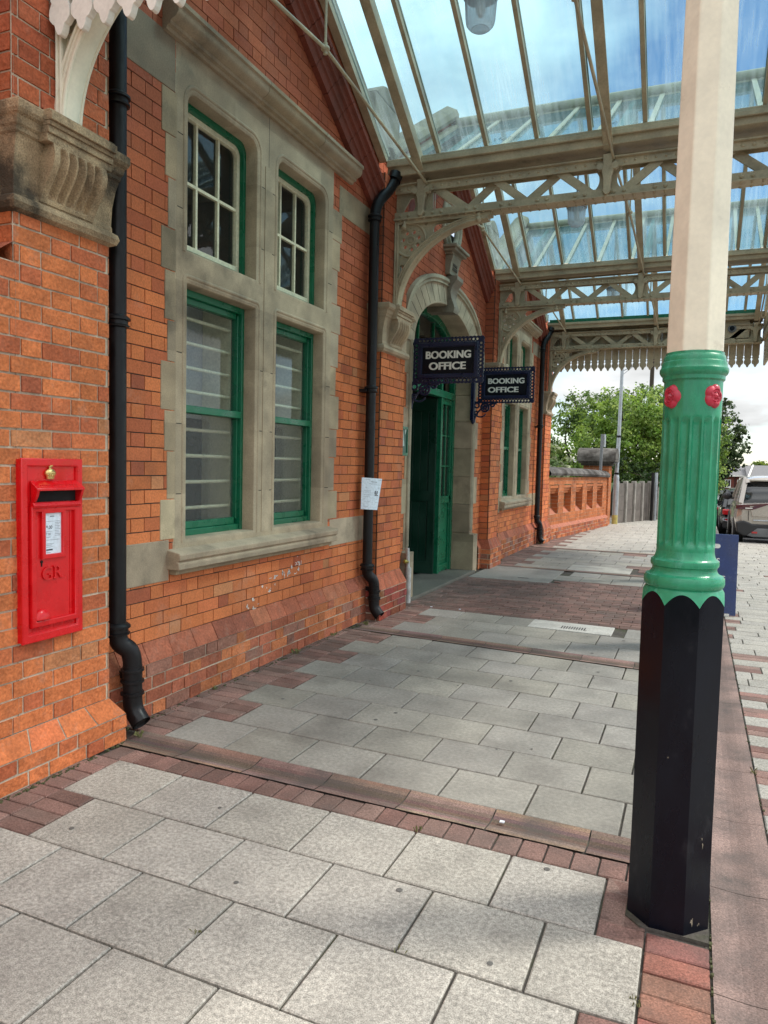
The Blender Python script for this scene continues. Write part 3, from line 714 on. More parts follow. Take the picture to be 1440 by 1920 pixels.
# ------------------------------------------------------------------ glazed canopy
can = thing('station_canopy', (-1, 9, 4), 'cream iron and glass ridge-and-furrow canopy sheltering the pavement along the station wall', 'canopy')
XE = 1.02                                                       # outer edge of the roof
CI = M['cream_iron']
YT = VAL[1]
def make_truss():
    t = MB(); y = YT
    x0, x1 = -2.885, XE
    t.box(x0, x1, y-.085, y+.085, 4.305, 4.318); t.box(x0, x1, y-.055, y-.043, 4.235, 4.305); t.box(x0, x1, y+.043, y+.055, 4.235, 4.305)
    t.box(x0, x1, y-.085, y+.085, 3.972, 3.986); t.box(x0, x1, y-.055, y-.043, 3.986, 4.052); t.box(x0, x1, y+.043, y+.055, 3.986, 4.052)
    nod = [(-2.47, 1), (-2.15, 0), (-1.87, 1), (-1.58, 0), (-1.28, 1), (-.99, 0), (-.70, 0), (-.41, 1), (-.13, 0), (.16, 1), (.46, 0), (.72, 1)]
    for i, ((a, s), (b, q)) in enumerate(zip(nod, nod[1:])):
        if s == q: continue
        dy = .020 if i % 2 else -.020
        t.bar((a, y+dy, 4.26 if s else 4.03), (b, y+dy, 4.26 if q else 4.03), .074, .020, (0,1,0))
    t.v = t.v                                                    # end gusset with a diagonal slot
    t.plate([[(-2.885,3.99),(-2.48,3.99),(-2.48,4.30),(-2.885,4.30)], [(-2.82,4.06),(-2.70,4.06),(-2.68,4.10),(-2.70,4.20),(-2.74,4.19)], [(-2.5,4.06),(-2.485,4.06),(-2.485,4.23),(-2.5,4.23)]], .02, M_xz(y))
    for xc in (-2.6, -.845, .90):                               # waisted plates behind the rafter feet
        w = [(xc-.13,3.99),(xc+.13,3.99)] + arc(xc+.19, 4.145, .115, 230, 130, 8) + [(xc+.13,4.30),(xc-.13,4.30)] + arc(xc-.19, 4.145, .115, 50, -50, 8)
        t.plate([w], .03, M_xz(y))
    r = t                                                        # rivet heads
    k = 0; x = x0+.06
    while x < x1:
        r.dome((x, y-.055, 4.272), .018 if k % 6 < 2 else .012, .012, (0,-1,0)); 
        if k % 4 < 2: r.dome((x, y-.055, 4.018), .019, .013, (0,-1,0))
        r.dome((x, y-.062, 3.972), .015, .012, (0,0,-1)); r.dome((x, y+.062, 3.972), .015, .012, (0,0,-1)); r.dome((x, y-.02, 3.972), .011, .009, (0,0,-1))
        x += .085; k += 1
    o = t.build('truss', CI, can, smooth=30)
    for xc in (-2.6, -.845, .90):                                # cast shoe that takes the rafter foot
        s = MB()
        prof = [(-.035,4.33),(.035,4.33),(.03,4.24),(.048,4.21),(.03,4.15),(.022,4.05),(.03,4.02),(.0,3.99),(-.03,4.02),(-.022,4.05),(-.03,4.15),(-.048,4.21),(-.03,4.24)]
        s.plate([[(xc+a, b) for a, b in prof]], .05, M_xz(y-.075), bevel=.008)
        for dx, z, q in ((-.062,4.23,.03), (.062,4.23,.03), (0,4.015,.028)): s.tube([(xc+dx, y-.05, z), (xc+dx, y-.105, z)], q, 12)
        for dx in (-.05, .05): s.bar((xc+dx, y-.07, 4.23), (xc, y-.07, 4.12), .03, .05, (0,1,0))
        s.build('rafter_shoe', CI, o, smooth=40)
    return o
tr = make_truss()
def make_spandrel():
    s = MB(); y = YT; x0 = -2.883; L = .035
    R0 = .93; cx, cz = x0+R0+.02, 3.115                          # big quarter arc about (cx, cz)
    inn = arc(cx, cz, R0-.02, 180, 97, 22, ry=.80)
    out = [(x0, 3.11), (x0, 3.965), (cx-.02, 3.965)]
    outline = [(x0, 3.10)] + [(x0, 3.968), (cx-.01, 3.968), (cx-.01, cz+.79)] + inn[::-1]
    wc = (-2.722, 3.782)
    holes = []
    for i in range(7): holes.append(circ(wc[0]+.085*cos(2*PI*i/7+.3), wc[1]+.085*sin(2*PI*i/7+.3), .024, 12, ry=.024))
    for i in range(7): holes.append(circ(wc[0]+.118*cos(2*PI*i/7+.75), wc[1]+.118*sin(2*PI*i/7+.75), .009, 8))
    holes.append([(-2.842,3.20)] + [(-2.855,3.24)] + [(-2.855,3.50)] + arc(-2.802, 3.50, .053, 180, 0, 8) + [(-2.75,3.47), (-2.79,3.36), (-2.825,3.20)])
    holes.append(arc(-2.44, 3.87, .055, 90, 270, 8) + [(-2.40,3.815), (-2.30,3.845), (-2.12,3.912), (-2.15,3.925)])
    holes.append([(-2.60,3.945),(-2.53,3.945),(-2.565,3.905)]); holes.append([(-2.545,3.80),(-2.50,3.77),(-2.545,3.74)])
    holes.append([(-2.845,3.66),(-2.805,3.635),(-2.845,3.605)]); holes.append([(-2.72,3.595),(-2.665,3.60),(-2.70,3.555)])
    s.plate([outline] + holes, .035, M_xz(y), bevel=.004)
    for dy in (-.02, .02):
        s.tube([(wc[0]+.158*cos(2*PI*i/40), y+dy, wc[1]+.158*sin(2*PI*i/40)) for i in range(41)], .013, 8)
        s.tube([(wc[0]+.04*cos(2*PI*i/20), y+dy, wc[1]+.04*sin(2*PI*i/20)) for i in range(21)], .008, 6)
        s.tube([(wc[0], y+dy*.8, wc[1]), (wc[0], y+dy*1.5, wc[1])], .016, 10)
        s.tube([(-2.855+.0, y+dy, 3.30), (-2.855, y+dy, 3.50)] + [(a, y+dy, b) for a, b in arc(-2.802, 3.50, .053, 180, 0, 8)], .008, 6)
    path = arc(cx, cz, R0, 180, 90, 26, ry=.815)
    pr = [(-.055,-.012),(-.04,-.03),(-.015,-.03),(-.012,-.018),(.012,-.018),(.015,-.03),(.04,-.03),(.055,-.012),(.055,.02),(.03,.035),(-.03,.035),(-.055,.02)]
    s.sweep(pr, [(a, y, b) for a, b in path], side=Vector((0,1,0)))
    for rr_, q in ((R0-.022, .010), (R0+.004, .008), (R0+.026, .010)):
        for dy in (-.052, .052): s.tube([(a, y+dy, b) for a, b in arc(cx, cz, rr_, 180, 92, 26, ry=rr_*.876)], q, 8)
    for dx in (.012, .036):
        for dy in (-.056, .056): s.tube([(x0+dx, y+dy, 3.125), (x0+dx, y+dy, 3.95)], .009, 8)
    s.box(x0, x0+.045, y-.055, y+.055, 3.125, 3.95); s.box(x0, cx+.03, y-.055, y+.055, 3.935, 3.968)
    s.box(x0+.045, x0+.055, y-.03, y+.03, 3.125, 3.60)
    for xx in (-2.78, -2.02): s.ball((xx, y-.055, 3.905), .028, 12); s.tube([(xx, y-.055, 3.965), (xx, y-.055, 3.92)], .018, 10)
    return s.build('spandrel_bracket', CI, can, smooth=40)
sp = make_spandrel()
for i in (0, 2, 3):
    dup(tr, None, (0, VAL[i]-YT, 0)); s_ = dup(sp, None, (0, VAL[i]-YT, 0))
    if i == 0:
        s_.material_slots[0].link = 'OBJECT'; s_.material_slots[0].material = M['cream']; s_['label'] = 'cream bracket at the near end, lightened to stand for outdoor light'  # paler cream carries the open daylight on this end bracket
# valley gutters carrying the glazing sills
for i, yv in enumerate(VAL):
    g = MB()
    for s in ((-1, 1) if 0 < i < 3 else (1,) if i == 0 else (-1,)):
        y1 = yv + s*.12; lo, hi = sorted((y1, y1+s*.03))
        n = 8
        for q in range(n):                                       # boxed side, falling a little to the wall
            xa = XW+.10 + (XE-XW-.10)*q/n; xb = XW+.10 + (XE-XW-.10)*(q+1)/n
            za, zb = 4.372+.03*q/n, 4.372+.03*(q+1)/n
            vs = [(xa, lo, za), (xa, hi, za), (xa, hi, 4.50), (xa, lo, 4.50), (xb, lo, zb), (xb, hi, zb), (xb, hi, 4.50), (xb, lo, 4.50)]
            g.add(vs, [(0,1,5,4),(1,2,6,5),(2,3,7,6),(3,0,4,7)])
        lo, hi = sorted((yv+s*.10, yv+s*.175)); g.box(XW+.10, XE, lo, hi, 4.50, 4.525)
        lo, hi = sorted((yv+s*.16, yv+s*.185)); g.box(XW+.10, XE, lo, hi, 4.455, 4.4995)
    g.box(XW+.10, XE, yv-.119, yv+.119, 4.40, 4.42)
    g.build('valley_gutter', CI, can, bevel=.004, seg=1)
g = MB(); g.box(-2.62, XE-.12, 15.35, 15.375, 4.46, 4.565); g.box(-2.885, -2.625, 15.35, 15.375, 4.46, 4.565); g.build('gutter_board', M['green'], can, bevel=.004)
# glazing of the six slopes
ZV, DY = 4.545, 1.99
ZR = ZV + DY*SL
def slope_pt(i, s, t, up=0):
    yr = VAL[i]+2.125; y = yr + s*DY*(1-t); z = ZV + (ZR-ZV)*t
    return Vector((0, y + s*up*.524, z + up*.852))
bar_x = [-2.41, -1.94, -1.47, -1.0, -.54, -.08, .38, .70]
raf_x = [-2.6, -.845, .90]
for i in range(3):
    for s in (-1, 1):
        a = slope_pt(i, s, 0); b = slope_pt(i, s, 1)
        m = MB(); nrm = (0, s*.524, .852)
        m.bar(a, b, .036, .055, nrm); ca = slope_pt(i, s, 0, .038); cb = slope_pt(i, s, 1, .038); m.bar(ca, cb, .05, .012, nrm)
        o = m.build('glazing_bar', CI, can); o.location.x = bar_x[0]
        for x in bar_x[1:]:
            c = o.copy(); COL.objects.link(c); c.matrix_parent_inverse = o.matrix_parent_inverse.copy(); c.location.x = x
        m = MB(); f = slope_pt(i, s, -.062, -.06)
        m.bar(f, slope_pt(i, s, 1, -.045), .055, .13, nrm); m.bar(slope_pt(i, s, -.05, -.125), slope_pt(i, s, 1, -.112), .085, .018, nrm)
        o = m.build('rafter', CI, can, bevel=.003, seg=1); o.location.x = raf_x[0]
        for x in raf_x[1:]:
            c = o.copy(); COL.objects.link(c); c.matrix_parent_inverse = o.matrix_parent_inverse.copy(); c.location.x = x
        m = MB(); v = Vector((XW+.05, 0, 0))
        m.bar(a+v, b+v, .075, .06, nrm); m.bar(slope_pt(i, s, 0, .05)+v, slope_pt(i, s, 1, .05)+v, .09, .03, nrm); m.build('wall_flashing', CI, can)
        m = MB(); q = .022
        pa, pb = slope_pt(i, s, -.01, q), slope_pt(i, s, 1, q)
        xs = [XW+.06] + bar_x + [XE]
        for x0, x1 in zip(xs, xs[1:]):
            vs = [(x0+.002, *pa[1:]), (x1-.002, *pa[1:]), (x1-.002, *pb[1:]), (x0+.002, *pb[1:])]
            m.add(vs, [(0,1,2,3)])
        m.build('roof_glazing', M['roof_glass'], can)
    yr = VAL[i]+2.125
    m = MB(); m.box(XW+.06, XE, yr-.03, yr+.03, ZR-.10, ZR+.05); m.tube([(XW+.06, yr, ZR+.08), (XE, yr, ZR+.08)], .06, 12); m.build('ridge', CI, can, smooth=40)
    for xc in raf_x:                                             # tie rods and king rod of each roof frame
        m = MB(); k = (xc, yr, 4.53)
        for s in (-1, 1):
            m.tube([(xc+.045, yr+s*2.06, 4.30), k], .013, 8)
        m.tube([k, (xc, yr, ZR-.06)], .010, 8); m.ball(k, .026, 10, sq=(1.3,1.3,.9)); m.tube([(xc, yr, 4.49), (xc, yr, 4.57)], .016, 8)
        m.build('tie_rod', CI, can, smooth=50)
# leaf litter caught at the foot of the glass
random.seed(6); m = MB()
for i in range(3):
    for s in (-1, 1):
        if i == 2 and s == 1 or i == 0 and s == -1: continue
        for x0 in bar_x[1:]:
            if R(0,1) < .25: continue
            w_ = R(.12, .40); xc_ = x0 + R(.05, .45-w_*.5)
            for q in range(int(90*w_)):
                x = xc_ + R(-.5,.5)*w_; h_ = R(0, .055)*max(.1, 1-abs(x-xc_)/w_*1.7); p = slope_pt(i, s, .004 + h_/2.4*R(0,1), .032)
                r_ = R(.004, .012); m.add([(x-r_, p.y-r_, p.z), (x+r_, p.y-r_*R(-1,1), p.z+R(0,.01)), (x+r_*R(-1,1), p.y+r_, p.z+r_*R(0,1.4))], [(0,1,2)])
lo_ = m.build('leaf_litter', surf('leaf_litter', (.025,.028,.014), rough=1, bump=0), can); lo_['kind'] = 'stuff'
# scalloped valances
def board(m, F, w, H, th=.034, side=None):
    e = w/2
    half = [(0,0), (.010,.004), (.020,.018), (.027,.038), (.031,.050), (.042,.055), (e-.007,.076), (e-.004,.10), (e-.007,.122), (e-.010,.128), (e-.019,.148), (e-.011,.166), (e-.005,.176), (e-.004,.186), (e-.012,.193), (e-.014,.203), (e-.010,.213), (e-.003,.220), (e-.0025,.40), (e-.0012,.41), (e-.0012,H)]
    pts = half + [(-a, b) for a, b in half[::-1] if a > 0]
    n = len(pts); vs = [F(a, b, 0) for a, b in pts] + [F(a, b, th) for a, b in pts]
    m.add(vs, [tuple(range(n)), tuple(range(n, 2*n))[::-1]] + [(i, n+i, n+(i+1) % n, (i+1) % n) for i in range(n)])
PV = .1335
def valance(y, z, x0, x1, mtl, lab, H=.95):
    m = MB(); x = x0 + PV/2
    while x < x1:
        board(m, lambda a, b, d: (x+a, y+d, z+b), PV, H); x += PV
    m.box(x0, x1, y+.0345, y+.055, z+.46, z+.56); m.box(x0, x1, y-.04, y-.0005, z+H-.12, z+H)
    o = m.build('valance', mtl, can); o['label'] = lab; return o
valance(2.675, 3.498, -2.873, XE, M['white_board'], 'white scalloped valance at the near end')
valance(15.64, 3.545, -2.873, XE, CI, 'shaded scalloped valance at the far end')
m = MB(); y = 2.75
while y < 15.6:
    board(m, lambda a, b, d: (XE+.04+d, y+a, 3.56+b), PV, .62); y += PV
m.box(XE+.01, XE+.0395, 2.7, 15.66, 4.02, 4.40); m.box(XE+.01, XE+.10, 2.7, 15.66, 4.15, 4.19)
m.build('valance', CI, can)['label'] = 'scalloped valance along the kerb side'
for i in range(3):
    m = MB()
    for s in (-1, 1):
        a = slope_pt(i, s, -.05); b = slope_pt(i, s, 1); v = Vector((XE+.02, 0, 0)); m.bar(a+v, b+v, .04, .22, (0, s*.524, .852))
        for t in (.35, .7): m.bar(Vector((XE+.02, slope_pt(i, s, t).y, 4.4)), slope_pt(i, s, t)+v, .03, .05, (0,1,0))
    m.build('gable_end', CI, can)
m = MB(); m.box(.25, .80, 15.50, 15.60, 4.07, 4.40); o = m.build('end_panel', CI, can, bevel=.004)
m = MB()
for r0, r1, d in ((.075, .06, .03), (.058, .04, .05)): m.tube([(.50, 15.50, 4.25), (.50, 15.50-d, 4.25)], r0, 20)
m.build('camera_housing', M['grey_paint'], o, smooth=40); m = MB(); m.tube([(.50, 15.45, 4.25), (.50, 15.445, 4.25)], .045, 18); m.build('lens', M['black_gloss'], o)

# pendant lamps under the ridges
lamp = thing('pendant_lamp', (-1.45, 4.905, 4.43), 'ribbed glass pendant lamp hanging nearest, under the first roof bay', 'lamp', 'ribbed glass lamps hanging under the canopy')
def make_lamp():
    c = (-1.45, 4.905, 0); z = 4.43
    m = MB(); n = 72; prof = [(.03,0),(.055,.004),(.075,.015),(.088,.035),(.094,.06),(.100,.15),(.106,.215)]
    vs = []; fs = []
    for r, h in prof:
        for k in range(n):
            q = r*(1 + (.045 if k % 4 < 2 else -.035)*(1 if h > .02 else 0)); vs.append((c[0]+q*cos(2*PI*k/n), c[1]+q*sin(2*PI*k/n), z+h))
    for i in range(len(prof)-1):
        for k in range(n): fs.append((i*n+k, i*n+(k+1) % n, (i+1)*n+(k+1) % n, (i+1)*n+k))
    fs.append(tuple(range(n))[::-1]); m.add(vs, fs)
    for r in (.02, .038, .055): m.tube([(c[0]+r*cos(2*PI*k/24), c[1]+r*sin(2*PI*k/24), z+.002+r*.05) for k in range(25)], .004, 6)
    m.build('glass_bowl', M['lamp_glass'], lamp, smooth=40)
    m = MB(); m.lathe((c[0], c[1], z), [(.104,.205),(.118,.21),(.122,.235),(.115,.25),(.08,.275),(.045,.285),(.04,.34),(.02,.36)], 28); m.build('lamp_cap', M['grey_paint'], lamp, smooth=40)
    m = MB(); m.tube([(c[0], c[1], z+.35), (c[0], c[1], ZR-.08)], .011, 8); m.build('hanging_rod', M['grey_paint'], lamp)
    m = MB(); m.lathe((c[0], c[1], z), [(.02,.20),(.03,.17),(.032,.12),(.015,.085)], 16); m.build('bulb', M['lettering'], lamp, smooth=60)
make_lamp()
dup(lamp, 'ribbed glass pendant lamp under the middle roof bay, between two trusses', (0, 4.25, 0))
dup(lamp, 'ribbed glass pendant lamp under the farthest roof bay, seen through the lattice truss', (0, 8.5, 0))

# ------------------------------------------------------------------ iron column
cx, cy = -.022, 2.72
def make_column():
    root = thing('iron_column', (cx, cy, 0), 'nearest iron column, black base, fluted green shaft with red roses and cream top', 'column', 'canopy columns')
    W = .257; rc = W/2
    def octr(th):                                               # radius of the octagon at an angle (flats face the axes)
        a = (th + PI/8) % (PI/4) - PI/8
        return rc/cos(a)
    n = 128; th = [2*PI*k/n for k in range(n)]
    zt = lambda t: 1.148 - .040*((octr(t)/rc-1)/(1/cos(PI/8)-1))
    m = MB(); vs = []; fs = []
    lev = [0, .35, .8, None]
    for z in lev:
        for t in th: r = octr(t)*(1.02 if z == 0 else 1); vs.append((cx+r*cos(t), cy+r*sin(t), zt(t) if z is None else z))
    for i in range(len(lev)-1):
        for k in range(n): fs.append((i*n+k, i*n+(k+1) % n, (i+1)*n+(k+1) % n, (i+1)*n+k))
    m.add(vs, fs); m.build('base', M['black_gloss'], root, smooth=20)
    m = MB(); vs = []; fs = []                                   # scalloped stop between octagon and round base
    for t in th: r = octr(t)*1.004; vs.append((cx+r*cos(t), cy+r*sin(t), zt(t)-.001))
    for t in th: vs.append((cx+.124*cos(t), cy+.124*sin(t), 1.156))
    for k in range(n): fs.append((k, (k+1) % n, n+(k+1) % n, n+k))
    m.add(vs, fs)
    prof = [(.124,1.156),(.1205,1.160),(.127,1.166),(.1295,1.176),(.129,1.190),(.124,1.200),(.113,1.204),(.108,1.209),(.103,1.219),(.104,1.228),(.1085,1.232),(.110,1.241),(.108,1.251),(.101,1.255),(.0965,1.262),(.0935,1.275),(.0925,1.283)]
    m.lathe((cx, cy, 0), prof, 96)
    m.build('base_moulding', M['green_col'], root, smooth=35)
    m = MB(); n = 176; F_ = 16; vs = []; fs = []; nz = 60
    for i in range(nz+1):
        t_ = i/nz; z = 1.283 + (1.75-1.283)*t_
        for k in range(n):
            f = (k/n*F_) % 1; d = abs(f-.5)/.40; r = .0925-.0005*t_
            za, zb = 1.302, 1.728; fl = 0
            if d < 1:
                sq = math.sqrt(1-d*d)
                e = min((z-za)/.012 + sq - 1, (zb-z)/.012 + sq - 1, 1)
                if za < z < zb: fl = .0105*sq*max(0, min(1, min((z-za), (zb-z))/.012))
            vs.append((cx+(r-fl)*cos(2*PI*k/n), cy+(r-fl)*sin(2*PI*k/n), z))
    for i in range(nz):
        for k in range(n): fs.append((i*n+k, i*n+(k+1) % n, (i+1)*n+(k+1) % n, (i+1)*n+k))
    m.add(vs, fs); m.build('fluted_shaft', M['green_col'], root, smooth=40)
    m = MB(); m.lathe((cx, cy, 0), [(.092,1.75),(.0925,1.850),(.0985,1.856),(.0985,1.868),(.1045,1.874),(.1085,1.882),(.1085,1.892),(.104,1.899),(.1035,1.905),(.1015,1.914),(.0985,1.917),(.098,1.926),(.0955,1.935),(.0925,1.938),(.0915,1.946),(.08,1.949)], 96)
    m.build('cap_moulding', M['green_col'], root, smooth=30)
    for q in range(4):
        a = -PI/4 + q*PI/2; m = MB()
        O = Vector((cx+.0905*cos(a), cy+.0905*sin(a), 1.798)); zax = Vector((cos(a), sin(a), 0)); xax = Vector((-sin(a), cos(a), 0))
        nr, na = 15, 70; vs = []; fs = []
        for i in range(nr+1):                                    # embossed five-petalled rose
            u = i/nr
            for k in range(na):
                t = 2*PI*k/na; pet = abs(cos(2.5*t)); pin = abs(cos(2.5*t+PI/2+.25))
                Rr = .0365*(.88+.12*pet); rr = u*Rr
                hh = .016*math.sqrt(max(0, 1-u**3)) * (.78+.22*pet)
                if u < .22: hh = .0155*math.cos(u*4) + .002
                elif u < .34: hh *= .62
                elif u < .52: hh = .013*(.75+.25*pin)
                elif u < .60: hh *= .70
                p = O + xax*rr*cos(t) + Vector((0,0,1))*rr*sin(t)*1.12 + zax*(hh - .0045*(rr*cos(t)/.03)**2*1.05)
                vs.append(p)
        for i in range(nr):
            for k in range(na): fs.append((i*na+k, i*na+(k+1) % na, (i+1)*na+(k+1) % na, (i+1)*na+k))
        m.add(vs, fs); m.build('rose', M['red_rose'], root, smooth=50)
    m = MB(); vs = []; fs = []; L_ = [(1.946, .0875), (2.6, .0835), (3.2, .0785), (3.965, .0735)]
    for z, r in L_:
        for k in range(8):
            a = PI/8 + k*PI/4; q = r/cos(PI/8); vs.append((cx+q*cos(a), cy+q*sin(a), z))
    for i in range(3):
        for k in range(8): fs.append((i*8+k, i*8+(k+1) % 8, (i+1)*8+(k+1) % 8, (i+1)*8+k))
    m.add(vs, fs); m.build('shaft', M['cream'], root, bevel=.004)
    m = MB(); m.prism([(cx+a, cy+b) for a, b in ((-.135,-.085),(-.085,-.134),(.02,-.133),(.132,-.138),(.135,.09),(.09,.135),(-.09,.135),(-.135,.05))], 'xy', -.01, .004); m.build('footing', M['joint'], root)
    return root
col = make_column()
random.seed(8); chipm = surf('bare_metal_chip', (.30,.25,.18), rough=.8, var=.4, vscale=90, bump=.2)
for a_, v_, z_, s_ in ((-PI/4, .012, .30, .011), (-PI/4, .008, .325, .006), (-PI/4, -.02, .045, .016), (-PI/4, .01, .03, .012), (-PI/2, .02, .035, .010), (-PI/2, -.04, .22, .004), (-PI/2, -.02, .6, .003)):
    m = MB(); nx_, ny_ = cos(a_), sin(a_); n = 9; d_ = .1288 if z_ > .1 else .1309 - .0026*z_/.35
    m.add([(cx + nx_*d_ - ny_*(v_ + s_*.5*cos(2*PI*k/n)*R(.4,1.2)), cy + ny_*d_ + nx_*(v_ + s_*.5*cos(2*PI*k/n)*R(.4,1.2)), z_ + s_*sin(2*PI*k/n)*R(.5,1.3)) for k in range(n)], [tuple(range(n))])
    m.build('paint_chip', chipm, col)
for i, l in ((1, 'second iron column along the kerb, hidden behind the nearest column'), (2, 'third iron column along the kerb, in line behind the nearest column'), (3, 'farthest iron column, under the far end of the canopy')):
    dup(col, l, (0, VAL[i]-2.72, 0))
# fixing chips at the foot
# ------------------------------------------------------------------ downpipes
def collar(m, x, y, z, r, h=.05):
    m.lathe((x, y, z), [(r+.002,0),(r+.016,.004),(r+.018,.014),(r+.008,.018),(r+.008,h-.012),(r+.020,h-.008),(r+.020,h+.004),(r+.010,h+.012),(r+.001,h+.02)], 20)
def bend(p0, p1, p2, p3, n=14):
    o = []
    for i in range(n+1):
        t = i/n; a = (1-t)**3; b = 3*t*(1-t)**2; c = 3*t*t*(1-t); d = t**3
        o.append(tuple(a*p0[k]+b*p1[k]+c*p2[k]+d*p3[k] for k in range(3)))
    return o
def downpipe(label, x, y, ztop, collars, top=None, shoe=1, r=.048, zb=.56, dz=0):
    t = thing('downpipe', (x, y, 0), label, 'downpipe', 'black iron downpipes on the station wall')
    m = MB(); m.tube([(x, y, zb), (x, y, ztop)], r, 22); m.build('pipe', M['black_iron'], t, smooth=50)
    for z in collars:
        m = MB(); collar(m, x, y, z, r); m.box(x-.10, x-.02, y-.075, y+.075, z+.005, z+.035); m.build('socket', M['black_iron'], t, smooth=35)
    if top:
        m = MB(); (x2, y2, z2) = top
        m.tube(bend((x, y, ztop-.02), (x, y, ztop+.22), (x2-.02, y2-.10, z2-.22), (x2, y2, z2)), r+.004, 20); collar(m, x, y, ztop-.04, r)
        m.tube([(x2-.005, y2-.02, z2-.03), (x2+.006, y2+.012, z2+.04)], r+.02, 18); m.build('swan_neck', M['black_iron'], t, smooth=50)
    m = MB(); ox, oy = .055, .06
    m.tube(bend((x, y, zb+.02), (x, y, zb-.13), (x+ox, y+oy, zb-.03), (x+ox, y+oy, zb-.20)), r+.004, 22)
    collar(m, x, y, zb-.01, r+.004)
    xx, yy = x+ox, y+oy; rr = r+.006
    m.tube([(xx, yy, zb-.19), (xx, yy, .20)], rr, 22)
    for z in (zb-.225, zb-.29, .215): m.lathe((xx, yy, z), [(rr,0),(rr+.011,.004),(rr+.011,.016),(rr,.02)], 22)
    m.tube(bend((xx, yy, .21), (xx, yy, .13), (xx+.01, yy+.005, .115), (xx+.07, yy-.005, .06), 8), rr, 22, caps=False)
    m.tube([(xx+.07, yy-.005, .06), (xx+.058, yy-.004, .07)], [rr*.86, rr*.8], 22, caps=False); m.box(x-.1, xx, yy-.012, yy+.012, .30, .34)
    o = m.build('shoe', M['black_iron'], t, smooth=45)
    m = MB(); a = Vector((.80, -.10, -.60)).normalized(); c = Vector((xx+.06, yy-.004, .068)); q = Vector((0,0,1)).rotation_difference(a).to_matrix()
    m.lathe(c, [(rr*.97, 0), (rr*.96, .001)], 22, M=q); m.build('mouth', M['dark'], o)
    return t
downpipe('black downpipe nearest the camera, beside the red postbox pier', -2.945, 3.20, 4.35, (2.26, 3.43), zb=.575)
downpipe('black downpipe with a paper notice tied to it, left of the booking office door', -2.935, 6.60, 3.90, (2.24,), top=(-2.86, 6.90, 4.36), zb=.52)
downpipe('farthest black downpipe, at the end corner of the building', -2.935, 15.02, 3.92, (2.36,), top=(-2.86, 15.38, 4.36), zb=.54)
m = MB(); m.tube([(-2.985, 11.78, 3.0), (-2.985, 11.78, .62), (-2.95, 11.80, .48), (-2.93, 11.80, .05)], .014, 8)
for z in (1.2, 2.2): m.box(-3.03, -2.98, 11.755, 11.805, z, z+.02)
m.box(-3.0, -2.965, 11.755, 11.805, .60, .72)
tag(m.build('cable_conduit', M['black_iron'], smooth=50), 'thin black cable conduit running down the wall left of the far window', 'conduit')
# ------------------------------------------------------------------ red post box
pb = thing('post_box', (-2.885, 2.665, .675), 'red cast iron post box with gilt crown and letters GR, set in the brick pier', 'post box')
Y0, Y1, Z0, Z1 = 2.487, 2.845, .675, 1.537; XF = -2.848
m = MB(); m.box(-2.89, XF-.012, Y0, Y1, Z0, Z1)
q = .012
def rect(a, b, c, d): return [(a, c), (b, c), (b, d), (a, d)]
m.plate([rect(Y0, Y1, Z0, Z1), rect(Y0+.026, Y1-.026, Z0+.030, Z1-.026)], .016, M_yz(XF-.006), bevel=.005)
m.plate([rect(Y0+.020, Y1-.020, Z0+.024, Z1-.020), rect(Y0+.031, Y1-.031, Z0+.036, Z1-.031)], .02, M_yz(XF-.012), bevel=.003)
body = m.build('body', M['red'], pb, smooth=40, bevel=.003)
D0, D1, E0, E1 = Y0+.062, Y1-.044, Z0+.085, Z0+.62         # door
m = MB()
m.plate([rect(D0-.012, D1+.012, E0-.014, E1+.018), rect(D0+.004, D1-.004, E0+.004, E1)], .03, M_yz(XF-.006), bevel=.006)
m.box(XF-.02, XF-.007, D0+.006, D1-.006, E0+.006, E1-.002)
m.box(XF-.012, XF-.004, D1-.030, D1-.026, E0+.01, E1-.01)
dd = m.build('door', M['red'], pb, smooth=40)
m = MB(); p0, p1, r0, r1 = D0+.062, D0+.170, Z0+.405, Z0+.607
m.plate([[(p0-.014, r0-.014), (p1+.014, r0-.014), (p1+.014, r1+.012), (p0-.014, r1+.012)], rect(p0, p1, r0, r1+.003)], .016, M_yz(XF+.0), bevel=.004)
m.build('notice_frame', M['red'], dd, smooth=40)
m = MB(); m.box(XF-.007, XF-.003, p0-.002, p1+.002, r0-.002, r1+.002); nt = m.build('collection_notice', M['paper'], dd)
m = MB(); t = lambda y, z: Mcols((0,1,0), (0,0,1), (1,0,0), (XF-.0028, y, z))
m.text('9.00', t(p0+.014, r0+.124), .036, .017, depth=.0001, bold=.01); m.text('7.00', t(p0+.014, r0+.094), .026, .012, depth=.0001)
m.build('lettering', M['ink_dark'], nt)
m = MB()
for z, w in ((.160,.09),(.112,.04),(.084,.03),(.070,.09),(.052,.05),(.045,.04),(.036,.045),(.010,.03)): m.box(XF-.003, XF-.0027, p0+.014, p0+.014+w*.9, r0+z, r0+z+.0018)
for i in range(9): m.box(XF-.003, XF-.0027, p0+.066, p0+.066+R(.025,.036), r0+.090+i*.0078, r0+.092+i*.0078)
m.box(XF-.003, XF-.0027, p0+.036, p0+.062, r0+.182, r0+.187)
m.build('small_print', M['ink'], nt)
m = MB(); m.box(XF-.003, XF-.0026, p0+.014, p0+.052, r0+.020, r0+.027); m.build('bold_print', M['ink_dark'], nt)
m = MB(); m.text('G', t(D0+.052, Z0+.282), .058, .066, depth=.006, bold=.0); m.text('R', t(D0+.124, Z0+.286), .046, .064, depth=.006)
m.box(XF-.008, XF+.003, D0+.117, D0+.142, Z0+.286, Z0+.293); m.box(XF-.008, XF+.003, D0+.117, D0+.130, Z0+.343, Z0+.350); m.box(XF-.008, XF+.003, D0+.162, D0+.176, Z0+.286, Z0+.293)
